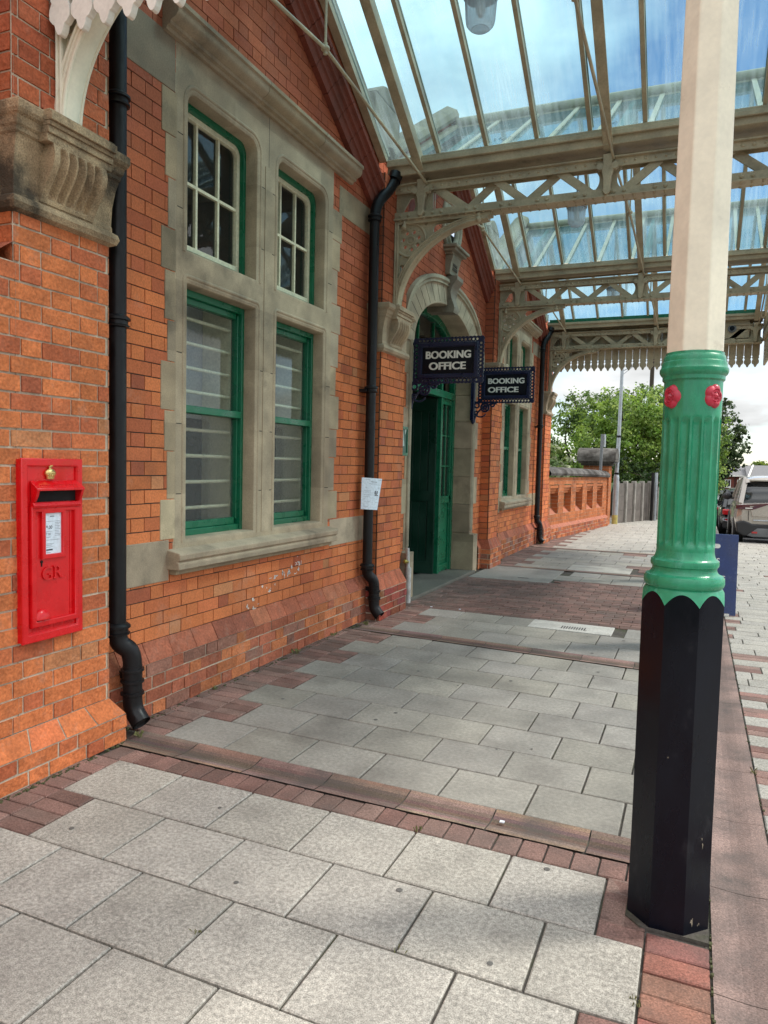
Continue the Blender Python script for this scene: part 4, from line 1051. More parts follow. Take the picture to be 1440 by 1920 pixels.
m.build('royal_cypher', M['red'], dd, smooth=30, bevel=.002)
m = MB(); m.plate([circ(D0+.050, Z0+.375, .007, 12) ], .004, M_yz(XF-.005)); m.box(XF-.007, XF-.003, D0+.0475, D0+.0525, Z0+.352, Z0+.372); m.build('keyhole', M['dark'], dd)
m = MB(); n = 12; vs = []; fs = []                                # half-moon finger pull
for i in range(n+1):
    a = PI*i/n
    for k in range(6):
        b = PI/2*k/5; vs.append((XF-.006+.026*sin(b)*sin(a)**.7, D0+.048-.046*cos(a), E0+.014+.050*sin(a)*cos(b)))
for i in range(n):
    for k in range(5): fs.append((i*6+k, (i+1)*6+k, (i+1)*6+k+1, i*6+k+1))
m.add(vs, fs); m.build('pull', M['red'], dd, smooth=60)
m = MB(); x0 = XF-.008                                            # hooded slot
a, b = Y0+.052, Y1-.022
m.add([(x0, a, Z0+.762), (x0, b, Z0+.762), (XF+.042, b+.003, Z0+.726), (XF+.042, a-.003, Z0+.726), (x0, a, Z0+.750), (x0, b, Z0+.750), (XF+.042, b+.003, Z0+.714), (XF+.042, a-.003, Z0+.714)],
      [(0,3,2,1), (4,5,6,7), (0,4,7,3), (1,2,6,5), (3,7,6,2)])
for y in (a, b):
    yy = (y, y+.014) if y == a else (y-.014, y)
    m.prism([(x0, Z0+.755), (XF+.040, Z0+.718), (XF+.032, Z0+.69), (XF+.018, Z0+.665), (x0+.002, Z0+.655)], 'xz', *yy)
m.prism([(x0, Z0+.66), (XF+.012, Z0+.660), (XF+.020, Z0+.645), (XF+.014, Z0+.632), (x0, Z0+.628)], 'xz', a-.002, b+.002)
m.build('slot_hood', M['red'], pb, smooth=35, bevel=.003)
m = MB(); m.box(XF-.0175, XF-.0065, a+.014, b-.014, Z0+.662, Z0+.735); m.build('letter_slot', M['dark'], pb)
m = MB()
for i in range(22):                                               # worn raised words on the hood and foot
    y = a+.03+i*(b-a-.06)/22; s_ = .25+.45*((i*7) % 5)/5
    if i % 8 in (6,): continue
    m.box(XF+.0045+.004, XF+.0265, y, y+.006, Z0+.745-.012, Z0+.754-.0115)
m.build('hood_lettering', M['red'], pb)
m = MB()
for i in range(34):
    y = Y0+.06+i*.0074
    if i % 9 == 7: continue
    m.box(XF-.0125, XF-.009, y, y+.0045, Z0+.046, Z0+.058+.003*(i % 3))
m.build('foot_lettering', M['red'], pb)
m = MB(); yc, zc = Y0+.165, Z0+.795                               # crown
m.lathe((XF-.004, yc, zc-.026), [(.020,0),(.023,.004),(.022,.010),(.026,.016),(.031,.026),(.030,.036),(.020,.046),(.007,.050),(.006,.054),(.008,.058),(.005,.066),(.003,.070)], 18, M=Matrix.Diagonal((.55,1,1)).to_3x3())
for k in range(5): m.ball((XF+.010-.003*abs(k-2), yc+(k-2)*.010, zc-.008+.002*abs(k-2)), .0045, 6)
m.box(XF-.002, XF+.004, yc-.008, yc+.008, zc+.035, zc+.040); m.build('crown', M['gold'], pb, smooth=50)

# ------------------------------------------------------------------ hanging signs
def sign(y, label, x_off, second=False):
    t = thing('hanging_sign', (XW+.01, y, 2.17), label, 'sign', 'booking office signs hung from the wall')
    X = x_off; a, b, z0, z1 = X+.125, X+.76, 2.555, 2.885      # inner panel
    if second: a += .03; b += .03
    m = MB(); m.box(a, b, y-.012, y+.012, z0, z1); p = m.build('panel', M['navy_black'], t)
    m = MB(); g = .022
    m.plate([rect(a-g, b+g, z0-g, z1+g), rect(a+.006, b-.006, z0+.006, z1-.006)], .055, M_xz(y), bevel=.008); m.plate([rect(a, b, z0, z1), rect(a+.016, b-.016, z0+.016, z1-.016)], .034, M_xz(y), bevel=.004)
    m.build('frame', M['navy'], t, smooth=40)
    m = MB(); w_ = .062; o0, o1, q0, q1 = a-g-w_, b+g+w_, z0-g-w_, z1+g+w_
    outer = []
    def scal(p, q_, n):                                          # scalloped outer edge
        o = []
        for i in range(n):
            for s in range(5):
                tt = (i + s/5)/n; bump = .008*abs(sin(PI*s/5))
                dx, dy = q_[0]-p[0], q_[1]-p[1]; L = math.hypot(dx, dy); o.append((p[0]+dx*tt + dy/L*bump, p[1]+dy*tt - dx/L*bump))
        return o
    outer = scal((o0, q0), (o1, q0), 19) + scal((o1, q0), (o1, q1), 11) + scal((o1, q1), (o0, q1), 19) + scal((o0, q1), (o0, q0), 11)
    holes = [rect(a-g+.002, b+g-.002, z0-g+.002, z1+g-.002)]
    P_ = .0415
    def row(p, q_, n, r):
        for i in range(n):
            tt = (i+.5)/n; holes.append(circ(p[0]+(q_[0]-p[0])*tt, p[1]+(q_[1]-p[1])*tt, r, 10))
    for off, r, sh in ((.034, .0135, 0), (.0105, .0065, .5)):
        c0, c1, d0, d1 = a-g-off, b+g+off, z0-g-off, z1+g+off
        nx = int((c1-c0)/P_); nz = int((d1-d0)/P_)
        row((c0+.022, d0), (c1-.022, d0), nx-1, r); row((c0+.022, d1), (c1-.022, d1), nx-1, r); row((c0, d0+.025), (c0, d1-.025), nz-1, r); row((c1, d0+.025), (c1, d1-.025), nz-1, r)
    m.plate([outer] + holes, .012, M_xz(y)); m.build('pierced_border', M['navy'], t)
    m = MB(); xp = X-.028 + (.02 if not second else .03)
    m.tube([(xp, y, 2.215), (xp, y, 3.03)], .024, 10); m.box(xp-.028, xp-.012, y-.055, y+.055, 2.22, 3.02); m.ball((xp, y, 3.04), .026, 10); m.lathe((xp, y, 2.165), [(.006,0),(.028,.03),(.026,.06),(.02,.065)], 12)
    m.box(xp-.03, XW+.05 if not second else xp, y-.02, y+.02, 2.9, 2.93)
    m.build('post', M['navy'], t, smooth=45)
    m = MB(); zt = z0-g-w_+.01                                    # scrolled bracket under the panel
    def ring(cx_, cz_, r0, r1): m.plate([circ(cx_, cz_, r1, 24), circ(cx_, cz_, r0, 24)], .022, M_xz(y), bevel=.003)
    m.tube([(x, y, z) for x, z in arc(X+.36, 2.19, .34, 180, 92, 18, ry=.275)], .014, 8)
    ring(X+.175, zt-.075, .048, .068); ring(X+.055, zt-.045, .026, .042); ring(X+.285, zt-.035, .020, .036); ring(X+.045, zt-.155, .018, .032)
    for k in range(5):
        aa = k*2*PI/5+.3; m.plate([circ(X+.175+.026*cos(aa), zt-.075+.026*sin(aa), .017, 8)], .018, M_xz(y))
    m.tube([(x, y, z) for x, z in arc(X+.11, zt-.12, .09, 200, 330, 10)], .011, 8); m.box(X-.01, X+.37, y-.012, y+.012, zt-.008, zt+.012)
    m.build('scroll_bracket', M['navy'], t, smooth=45)
    for dy, mm in ((-.0125, lambda x, z: Mcols((1,0,0), (0,0,1), (0,-1,0), (x, y-.0125, z))), (.0125, lambda x, z: Mcols((-1,0,0), (0,0,1), (0,1,0), (x, y+.0125, z)))):
        m = MB(); f = 1 if dy < 0 else -1; e = a if dy < 0 else b
        def ln(s, x, z, w, h):
            n = len(s); m.text(s, mm(x if f > 0 else a+b-x, z), w-.006, h, depth=.0012, bold=.022); m.text(s, mm(x+f*.006 if f > 0 else a+b-x-.006, z) @ Matrix.Translation((0,0,.0002)), w-.006, h, depth=.0012, bold=.022)
        if not second:
            ln('BOOKING', a+.058, z0+.185, .525, .084); ln('OFFICE', a+.098, z0+.062, .43, .084)
        else:
            ln('BOOKING', a+.058, z0+.185, .525, .078); ln('OFFICE', a+.058, z0+.062, .445, .078)
        m.build('lettering', M['lettering'], p)
    return t
sign(7.9, 'nearer navy hanging sign reading BOOKING OFFICE, over the left side of the doorway', XW+.0)
sign(10.45, 'farther navy hanging sign reading BOOKING OFFICE, at the right side of the doorway', XW+.01, True)

# ------------------------------------------------------------------ small wall things
m = MB(); n = 10; vs = []; fs = []                                # notice wrapped on the pipe
ya, yb, za, zb = 6.385, 6.83, 1.115, 1.425
t = thing('paper_notice', (-2.88, 6.6, 1.11), 'curling white printed paper notice tied to a black downpipe', 'notice')
def sheet(v, h): # v 0..1 across, h 0..1 up
    y = 6.575 + (v-.5)*.205 - .05*v*(1-h) + .01*h; x = -2.884 + (v-.5)*.125 - .012*(2*v-1)**2 - .05*(1-h)*max(0, v-.6) ; return (x, y, 1.118+.305*h - .012*v)
for i in range(n+1):
    for k in range(n+1): vs.append(sheet(i/n, k/n))
for i in range(n):
    for k in range(n): fs.append((i*(n+1)+k, (i+1)*(n+1)+k, (i+1)*(n+1)+k+1, i*(n+1)+k+1))
m.add(vs, fs); m.add([(x-.001, y, z) for x, y, z in vs], [f[::-1] for f in fs]); m.build('sheet', M['paper'], t, smooth=60)
m = MB()
def pr(v0, v1, h, th=.006):
    A = [sheet(v0, h), sheet(v1, h), sheet(v1, h+th), sheet(v0, h+th)]
    m.add([(x+.0035, y, z) for x, y, z in A], [(0,1,2,3)])
for h, a, b in ((.95,.12,.35),(.94,.75,.95),(.82,.3,.7),(.79,.4,.85),(.70,.15,.9),(.68,.15,.88),(.60,.1,.42),(.56,.16,.4),(.52,.16,.45),(.46,.08,.45),(.40,.08,.38),(.33,.1,.8),(.24,.1,.42),(.23,.5,.9),(.13,.1,.2),(.09,.1,.3)): pr(a, b, h)
m.build('print', M['ink'], t)
m = MB(); pr(.38, .70, .875, .012); pr(.62, .68, .50, .10); pr(.74, .80, .50, .10); pr(.66, .76, .49, .02); pr(.62, .86, .45, .02)
m.build('bold_print', M['ink_dark'], t)
t = thing('poster_frame', (-2.92, 7.43, 1.65), 'small green framed picture of sailing boats beside the door jamb', 'picture')
m = MB(); a, b, z0, z1 = 7.36, 7.62, 1.655, 1.965
m.box(-2.965, -2.945, a, b, z0, z1); m.plate([rect(a, b, z0, z1), rect(a+.012, b-.012, z0+.028, z1-.022)], .03, M_yz(-2.945), bevel=.003); m.build('frame', M['green'], t)
pm = {k: surf(k, c, var=.15, bump=0, rough=.4) for k, c in (('poster_sea', (.035,.12,.085)), ('poster_sail', (.45,.58,.52)), ('poster_blue', (.01,.03,.09)))}
m = MB(); m.box(-2.946, -2.942, a+.012, b-.012, z0+.028, z1-.022); m.build('sea', pm['poster_sea'], t)
m = MB()
for L in ([(7.46,1.75),(7.495,1.93),(7.54,1.76)], [(7.545,1.94),(7.60,1.94),(7.555,1.88)], [(7.375,1.73),(7.385,1.82),(7.41,1.74)]): m.prism(L, 'yz', -2.942, -2.9405)
m.build('sail', pm['poster_sail'], t)
m = MB(); m.prism([(7.375,1.83),(7.455,1.83),(7.44,1.77),(7.42,1.76)], 'yz', -2.942, -2.941); m.build('hull', pm['poster_blue'], t)
t = thing('standpipe', (-2.94, 7.74, 0), 'stubby grey plastic pipe with a small brass tap at the foot of the door jamb', 'pipe')
m = MB(); m.tube([(-2.935, 7.74, 0), (-2.935, 7.74, .40)], .034, 16); m.build('sleeve', M['pvc'], t, smooth=50)
m = MB(); m.tube([(-2.94, 7.74, .40), (-2.95, 7.74, .62)], .022, 12); m.build('upper_pipe', M['pvc'], t, smooth=50)
m = MB(); m.tube([(-2.93, 7.71, .47), (-2.93, 7.62, .48)], .014, 10); m.ball((-2.93, 7.63, .48), .026, 10); m.build('tap', surf('brass', (.35,.28,.06), rough=.4, metal=.6), t, smooth=50)
# folding board
t = thing('pavement_board', (.10, 8.76, 0), 'dark blue A-board sign standing on the kerb strip behind the green column', 'sign board')
navy2 = surf('blue_board', (.022,.045,.16), rough=.35, var=.2, vscale=5, bump=.05, stain=(.12,.16,.30), stain_amt=.4, stain_scale=9, stain_lo=.55)
m = MB(); x0, x1, h = -.12, .462, .872
for s in (-1, 1):
    y_b, y_t = 8.74+(s+1)*.20, 8.90+(s+1)*.03
    m.add([(x0, y_b, .012), (x1, y_b, .012), (x1, y_t, h), (x0, y_t, h), (x0, y_b+.015, .012), (x1, y_b+.015, .012), (x1, y_t+.015, h), (x0, y_t+.015, h)], [(0,1,2,3),(7,6,5,4),(0,4,5,1),(1,5,6,2),(2,6,7,3),(3,7,4,0)])
bd = m.build('panel', navy2, t, bevel=.002)
tilt = lambda x, z: Mcols((1,0,0), (0,.183,.983), (0,-.983,.183), (x, 8.74+.16*(z/h)-.0012, z))
m = MB(); m.text('US', tilt(.200, .555), .085, .062, depth=.0006, bold=.01); m.text('G', tilt(.300, .375), .045, .055, depth=.0006, bold=.01)
m.build('lettering', M['lettering'], bd)
m = MB(); pl_ = [(x, z) for x, z in arc(.262, .745, .024, -90, 90, 8)] + [(.09, .769), (.09, .721)]
m.plate([[(x, z-.721) for x, z in pl_]], .002, tilt(0, .721)); m.box(.35, .40, 8.737, 8.742, .0, .03); m.build('badge', M['lettering'], bd)
m = MB(); m.text('RAL', tilt(.225, .737), .042, .016, depth=.0018); m.build('badge_lettering', M['ink'], bd)

# ------------------------------------------------------------------ paving
def kshear(y):
    T = [(-3, -.02), (2.9, -.025), (3.3, -.035), (6.2, -.085), (7.5, -.015), (10.4, -.0), (11.4, -.04), (14.5, -.01), (30, 0)]
    for (a, p), (b, q) in zip(T, T[1:]):
        if y <= b: return p + (q-p)*(y-a)/(b-a)
    return 0
def W_(x, y, z): return (x, y + kshear(y)*(max(-2.95, min(x, .3))+1.4), z)
G8 = .0095
def slab(m, x0, x1, y0, y1, c, z=0, g=G8, jit=.0018, mi=0):
    if x1-x0 < .03 or y1-y0 < .03: return
    x0 += g/2; x1 -= g/2; y0 += g/2; y1 -= g/2; e = .004
    zz = [z + R(-jit, jit) for _ in range(4)]
    j = lambda: R(-.0015, .0015)
    T = [(x0+e+j(), y0+e+j()), (x1-e+j(), y0+e+j()), (x1-e+j(), y1-e+j()), (x0+e+j(), y1-e+j())]; B = [(x0, y0), (x1, y0), (x1, y1), (x0, y1)]
    vs = [W_(a, b, q) for (a, b), q in zip(T, zz)] + [W_(a, b, q-e) for (a, b), q in zip(B, zz)] + [W_(a, b, z-.03) for a, b in B]
    m.add(vs, [(0,1,2,3)] + [(i, 4+i, 4+(i+1) % 4, (i+1) % 4)[::-1] for i in range(4)] + [(4+i, 8+i, 8+(i+1) % 4, 4+(i+1) % 4)[::-1] for i in range(4)], mi, c)
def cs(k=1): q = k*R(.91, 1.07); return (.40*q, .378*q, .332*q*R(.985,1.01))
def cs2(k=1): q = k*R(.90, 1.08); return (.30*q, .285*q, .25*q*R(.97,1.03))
def cp(k=1): q = k*R(.75, 1.25); return (.235*q*R(.92,1.1), .145*q, .12*q)
jm = MB()                                                        # sand bed, just under the paving
nx, ny = 8, 70
xs = [-3.2 + 8.8*i/nx for i in range(nx+1)]; ys = [-3 + 21.3*i/ny for i in range(ny+1)]
jm.add([(x, y, -.0110) for y in ys for x in xs], [(k*(nx+1)+i, k*(nx+1)+i+1, (k+1)*(nx+1)+i+1, (k+1)*(nx+1)+i) for k in range(ny) for i in range(nx)])
jm.add([(-3.2, 18.3, -.0165), (.62, 18.3, -.0165), (.62, 28, -.0165), (-3.2, 28, -.0165)], [(0,1,2,3)])
jm.add([(.10, -2, -.0085), (5.55, -2, -.0085), (5.55, 18.2, -.0085), (.10, 18.2, -.0085)], [(0,1,2,3)]); jm.add([(-2.9, 14.7, -.008), (-.06, 14.7, -.008), (-.06, 18.3, -.008), (-2.9, 18.3, -.008)], [(0,1,2,3)])
struct(jm.build('pavement_bed', M['joint']))
PX = .412
rough = MB(); smooth_ = MB(); brick_ = MB()
def slab_rows(m, y0, y1, n, phase, colf, left=(-2.65, -2.45), right=(-.24, -.085), flip=0, patch=None, fill=True):
    h = (y1-y0)/n
    for i in range(n):
        a, b = y0+i*h, y0+(i+1)*h; o = (i+flip) % 2
        xl, xr = left[o], right[o]
        k = math.floor((xl - phase - o*PX/2)/PX + .5); x = phase + o*PX/2 + k*PX
        while x < xr - .05:
            xa = max(x, xl-.05); xb = min(x+PX, xr)
            if xr - xb < .1: xb = xr
            if not (patch and patch(xa, xb, a, b)): slab(m, xa, xb, a, b, colf())
            x += PX
        xl = phase + o*PX/2 + k*PX                              # clay pavers filling to the wall and to the kerb bricks
        nb = max(1, round(h/.094)); s = h/nb
        for q in range(nb):
            xx = xl
            while fill and xx > -3.0:
                slab(brick_, max(xx-.205, -3.06), xx, a+q*s, a+(q+1)*s, cp(), g=.006, jit=.003); xx -= .205
            if right[1] - xr > .05: slab(brick_, xr, right[1], a+q*s, a+(q+1)*s, cp(), g=.006, jit=.003)
slab_rows(rough, -1.996, 2.885, 13, -.61, cs, flip=0)
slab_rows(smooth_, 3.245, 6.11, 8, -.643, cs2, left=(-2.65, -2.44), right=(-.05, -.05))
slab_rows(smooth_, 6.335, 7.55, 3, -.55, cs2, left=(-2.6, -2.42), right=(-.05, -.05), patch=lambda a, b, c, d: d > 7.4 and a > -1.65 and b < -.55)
for i in range(27):                                              # brick carpet outside the door
    h = (10.40-7.55)/27; y = 7.55+i*h; x = -3.03 - (.1 if i % 2 else 0)
    while x < -.05:
        if not (x < -1.75 and y > 10.0) : slab(brick_, max(x, -2.93), min(x+.20, -.05), y, y+h, cp(.80), g=.007, jit=.003)
        x += .20
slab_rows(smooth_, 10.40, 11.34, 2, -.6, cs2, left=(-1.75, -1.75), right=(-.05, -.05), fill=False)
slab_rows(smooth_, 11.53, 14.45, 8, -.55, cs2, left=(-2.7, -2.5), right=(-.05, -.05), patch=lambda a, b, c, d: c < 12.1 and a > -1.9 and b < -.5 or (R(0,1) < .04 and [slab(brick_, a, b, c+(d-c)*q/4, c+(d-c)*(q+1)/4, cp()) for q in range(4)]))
slab_rows(rough, 14.66, 18.3, 10, -.5, cs, left=(-2.7, -2.5), right=(-.05, -.05), patch=lambda a, b, c, d: R(0,1) < .035 and [slab(brick_, a, b, c+(d-c)*q/4, c+(d-c)*(q+1)/4, cp(1.2)) for q in range(4)])
slab_rows(rough, 18.3, 27.5, 24, -.5, cs, left=(-2.7, -2.5), right=(.55, .55))
slab(smooth_, -1.46, -.66, 7.16, 7.535, (.50,.49,.45), z=.004); slab(smooth_, -2.9, -1.77, 10.02, 11.33, (.27,.26,.235), z=.004); slab(smooth_, -1.78, -.84, 11.54, 12.22, (.40,.385,.34), z=.004)
y = 2.885; x = -2.80                                             # soldier course before the first channel
while x < .10: slab(brick_, x, x+.105, 2.885, 3.03, cp(.95), g=.007, jit=.003); x += .105
y = -2                                                           # kerb bricks
while y < 2.57: slab(brick_, -.085, .115, y, y+.1045, (.30*R(.8,1.15), .125*R(.9,1.1), .095), g=.007, jit=.003); y += .1045
while y < 2.87: slab(brick_, -.24, -.150, y, y+.15, cp(), g=.007); slab(brick_, -.085, .115, y, y+.1045, cp(), g=.006) if y > 2.87 else None; y += .15
while y < 18.2: slab(brick_, -.05, .115, y, y+.1045, cp(), g=.007, jit=.003); y += .1045
out = MB(); y = -2; i = 0                                        # small slabs and pavers outside the canopy
while y < 18.1:
    h = .19 if i % 2 else .195; x = .352 - R(0, .3); first = True
    while x < 5.5:
        br = (i % 2 == 0 and first and R(0,1) < .75) or R(0,1) < .06
        w = R(.36, .42) if not br else R(.26, .36)
        xa = max(x, .352)
        if xa < x+w-.03:
            if br and y < 13:
                for q in (0, 1): slab(brick_, xa, x+w, y+q*h/2, y+(q+1)*h/2, cp(1.05), g=.005, jit=.002)
            else: slab(rough, xa, x+w, y, y+h, cs(1.0), g=.007)
            first = False
        x += w
    y += h; i += 1
struct(rough.build('rough_paving', M['slab'])); struct(smooth_.build('smooth_paving', M['slab_smooth'])); struct(brick_.build('brick_paving', M['paver']))
ch = MB()                                                        # dished channel blocks
def channel_x(y0, y1, x0, x1, L):
    x = x0
    while x < x1:
        c = (lambda q: (.27*q, .18*q, .145*q))(R(.8, 1.15)); b = min(x+L, x1)-.006; n = 8; vs = []
        for i in range(n+1):
            t = i/n; z = .003 - .0125*(sin(PI*t))**1.5
            for xx in (x, b): vs.append(W_(xx, y0+(y1-y0)*t, z))
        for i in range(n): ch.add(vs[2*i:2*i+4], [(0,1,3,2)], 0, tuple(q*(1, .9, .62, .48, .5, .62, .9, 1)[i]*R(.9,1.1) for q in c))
        x += L
def channel_y(x0, x1, y0, y1, L):
    y = y0
    while y < y1:
        c = (lambda q: (.30*q, .21*q, .18*q))(R(.85, 1.1)); b = min(y+L, y1)-.003; n = 8; vs = []
        for i in range(n+1):
            t = i/n; z = .002 - .0075*(sin(PI*t))**1.5
            for yy in (y, b): vs.append((x0+(x1-x0)*t, yy, z))
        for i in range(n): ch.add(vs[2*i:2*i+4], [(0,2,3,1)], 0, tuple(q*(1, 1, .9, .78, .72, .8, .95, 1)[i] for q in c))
        y += L
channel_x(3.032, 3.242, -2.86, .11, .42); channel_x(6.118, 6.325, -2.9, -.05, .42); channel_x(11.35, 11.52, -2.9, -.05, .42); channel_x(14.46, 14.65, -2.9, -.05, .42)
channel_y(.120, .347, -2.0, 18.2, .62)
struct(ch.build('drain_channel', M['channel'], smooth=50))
m = MB(); m.box(-1.16, -.90, 7.22, 7.37, -.01, .0035); g = m
t = thing('drain_grate', (-1.03, 7.3, 0), 'small slotted drain grate set in a pale patch before the brick paving', 'grate')
g.build('frame', M['concrete'], t)
m = MB()
for i in range(10): m.box(-1.145+i*.024, -1.134+i*.024, 7.235, 7.355, .0036, .0048)
m.build('slots', M['dark'], t)
m = MB(); m.box(-2.25, -2.10, 10.30, 10.33, .002, .006); tag(m.build('cover_slot', M['dark']), 'dark lifting slot in the grey concrete cover right of the doorstep', 'cover slot')
# litter, chewing-gum spots
m = MB()
for x, y in ((-.72, 3.1), (-2.62, 7.62), (-2.3, 7.64)): m.box(x, x+.02, y, y+.016, .003, .008)
struct(m.build('litter_scrap', M['paper']), 'stuff', 'tiny pale scraps lying on the paving')
m = MB()
for i in range(34):
    x, y, r = R(-2.5, -.2), R(2.0, 8.4)**1.0, R(.005, .015)
    if 2.85 < y < 3.3: continue
    m.lathe(W_(x, y, .0025), [(r, 0), (r*.9, .0006), (.001, .0008)], 10)
struct(m.build('gum_spot', surf('gum', (.12,.115,.105), rough=.9)), 'stuff')
m = MB()                                                         # moss and grit along joints and wall foot
for i in range(420):
    k = (0, 2, 0, 2, 0, 1, 2, 3)[i % 8]
    if k == 0: x, y = -2.955+R(0,.03), R(3.2, 6.6)
    elif k == 1: x, y = .352+R(-.006,.012), R(1.0, 8)
    elif k == 2: x, y = -2.82+R(0,.03), R(1.8, 3.1)
    else: x, y = .117+R(-.004,.004), R(1.2, 3.2)
    s = R(.0015, .005); m.box(x-s, x+s, y-s*R(1,2.5), y+s*R(1,2.5), -.006, R(.0, .006), 0, None)
struct(m.build('moss', surf('moss', (.07,.075,.03), rough=1, var=.5, vscale=30, bump=0)), 'stuff')

random.seed(31); m = MB()                                        # small weeds and dry grass in the joints
for x, y, k, h in ((-2.94, 4.1, 7, .035), (-2.93, 5.2, 9, .05), (-2.95, 5.9, 6, .04), (-2.80, 3.22, 10, .04), (-2.86, 6.45, 9, .05), (-2.78, 2.25, 6, .035), (-1.02, 2.895, 12, .02), (-.80, 2.12, 6, .018), (-1.44, 1.93, 6, .016), (-.09, 2.2, 8, .02), (.352, 3.1, 10, .03), (.352, 4.2, 9, .03), (.352, 2.2, 9, .028), (-2.93, 11.95, 8, .05), (-2.90, 15.2, 12, .07)):
    for q in range(k):
        a = R(0, 6.28); r = R(.3, 1)*h; w = .0022; bx, by = x+R(-.018,.018), y+R(-.018,.018)
        m.add([(bx-w*sin(a), by+w*cos(a), -.004), (bx+w*sin(a), by-w*cos(a), -.004), (bx+r*.5*cos(a), by+r*.5*sin(a), h*R(.5,.9)), (bx+r*cos(a), by+r*sin(a), h*R(.2,.9))], [(0,1,2),(1,3,2)])
struct(m.build('weeds', surf('dry_weed', (.16,.16,.06), rough=.9, var=.4, vscale=50, bump=0)), 'stuff')
# ------------------------------------------------------------------ beyond the canopy
def zg(y): return -.10 - .037*max(0, min(y, 80)-18)             # the road falls away
m = MB(); xs = [-400, -60, -3.2, .62, 5.6, 40, 400]; ys = [-200, -30, -3, 18.3, 28, 40, 60, 80, 200, 900]
m.add([(x, y, zg(y)-.06) for y in ys for x in xs], [(k*7+i, k*7+i+1, (k+1)*7+i+1, (k+1)*7+i) for k in range(9) for i in range(6)])
struct(m.build('ground', M['earth']))
m = MB(); ys = [-3, 18, 24, 32, 50, 80, 140]
A = [(5.6, -3), (5.6, 18), (.62, 24), (.62, 32), (.62, 50), (.62, 80), (.62, 140)]
m.add([(5.62, -20, -.1), (60, -20, -.1), (60, 18.32, -.1), (5.62, 18.32, -.1)], [(0,1,2,3)])
q = [18.32, 24, 32, 50, 80, 140]
m.add([(x, y, zg(y)) for y in q for x in (.62, 14)], [(2*i, 2*i+1, 2*i+3, 2*i+2) for i in range(5)])
struct(m.build('road', M['asphalt']))
m = MB(); m.box(-3.2, .62, 27.5, 27.6, -.5, 0); m.box(.50, .62, 18.35, 27.5, -.5, .004); m.box(.50, 5.6, 18.22, 18.34, -.3, .004); m.box(5.48, 5.6, -3, 18.2, -.3, .004)
struct(m.build('kerb', M['concrete'], bevel=.015))
# parapet wall running on from the building
A = Vector((-2.93, 15.98, 0)); B = Vector((-2.26, 21.35, 0)); L = (B-A).length; u = (B-A).normalized(); nrm = Vector((u.y, -u.x, 0))
def FW(u_, z, d): return tuple(A + u*u_ + nrm*d + Vector((0, 0, z)))
t = thing('parapet_wall', A, 'orange brick parapet wall with recessed panels and weathered coping, beyond the station', 'wall')
pan = [(.25+i*1.02, .25+i*1.02+.60) for i in range(5)]
def ex_p(z): return [p for p in pan] if .52 < z < 1.18 else []
pal_b = lambda a, b: (lambda q: (.50*q, .165*q, .062*q))(R(.75, 1.12))
m = MB(); bricks(m, FW, 0, L, .30, 1.36, excl=ex_p, pal=pal_b, j=.008)
for a, b in pan:
    for zz in range(8):
        z0 = .52+zz*.0825; bricks(m, lambda q, z, d: FW(q, z, d-.16), a, b, z0, z0+.0825, p=.0825, pal=pal_b, k0=zz)
    bricks(m, lambda q, z, d: FW(b-d, z, q), -.16, 0, .52, 1.18, pal=pal_b, L=.16, H=.16); bricks(m, lambda q, z, d: FW(a+d, z, q), -.16, 0, .52, 1.18, pal=pal_b, L=.16, H=.16)
    m.add([FW(a, .50, .0), FW(b, .50, 0), FW(b, .68, -.16), FW(a, .68, -.16)], [(0,1,2,3)], 0, (.46,.17,.10))
    for k in range(3): m.add([FW(a, 1.18-.06*k, -.03*k-.01), FW(b, 1.18-.06*k, -.03*k-.01), FW(b, 1.12-.06*k, -.03*k-.01), FW(a, 1.12-.06*k, -.03*k-.01), FW(a, 1.12-.06*k, -.16), FW(b, 1.12-.06*k, -.16)], [(3,2,1,0), (4,5,2,3)], 0, pal_b(0,0))
m.build('wall', [M['brick'], M['mortar_pale']], t)
m = MB(); bricks(m, lambda q, z, d: FW(q, z, d+.07), -.1, L, 0, .24, p=.08, pal=pal_base, j=.011, rough=.004)
bricks(m, lambda q, z, d: FW(q, .24+.07*z, .07-.07*z+d*.8), -.1, L, 0, 1, p=1, pal=lambda a, b: (.44,.17,.11), L=.22, H=.22); m.build('wall_foot', [M['old_brick'], M['mortar_pale']], t)
m = MB()
n = 16; pr_ = [(-.36,0),(.07,0),(.09,.05),(.05,.12),(-.05,.175),(-.15,.19),(-.25,.17),(-.34,.11),(-.38,.05)]
vs = []; fs = []
for i in range(n+1):
    s = i/n; zz = 1.37 + .085*(1-s)**.8*1.0 + .03*sin(PI*s)
    zz = 1.345 + .055*cos(s*PI*.5)
    for a, b in pr_: vs.append(FW(s*L, zz+b, a))
k = len(pr_)
for i in range(n):
    for j in range(k): fs.append((i*k+j, i*k+(j+1) % k, (i+1)*k+(j+1) % k, (i+1)*k+j))
m.add(vs, fs, 0, (.15,.14,.13)); m.build('coping', M['cap_stone'], t, smooth=50)
t = thing('gate_pier', (-2.55, 21.75, 0), 'square brick pier with big rounded stone cap, ending the parapet wall', 'pier')
a0, a1, b0, b1 = -2.92, -2.22, 21.35, 22.05
m = MB(); kw = dict(pal=pal_b, j=.008); bricks(m, FYm(b0), a0, a1, 0, 1.68, **kw); bricks(m, FX(a1), b0, b1, 0, 1.68, **kw); bricks(m, lambda q, z, d: (a0-d, -q, z), -b1, -b0, 0, 1.68, **kw); bricks(m, FYp(b1), -a1, -a0, 0, 1.68, **kw)
m.build('brick_shaft', [M['brick'], M['mortar_pale']], t)
m = MB(); c = (.16,.15,.135)
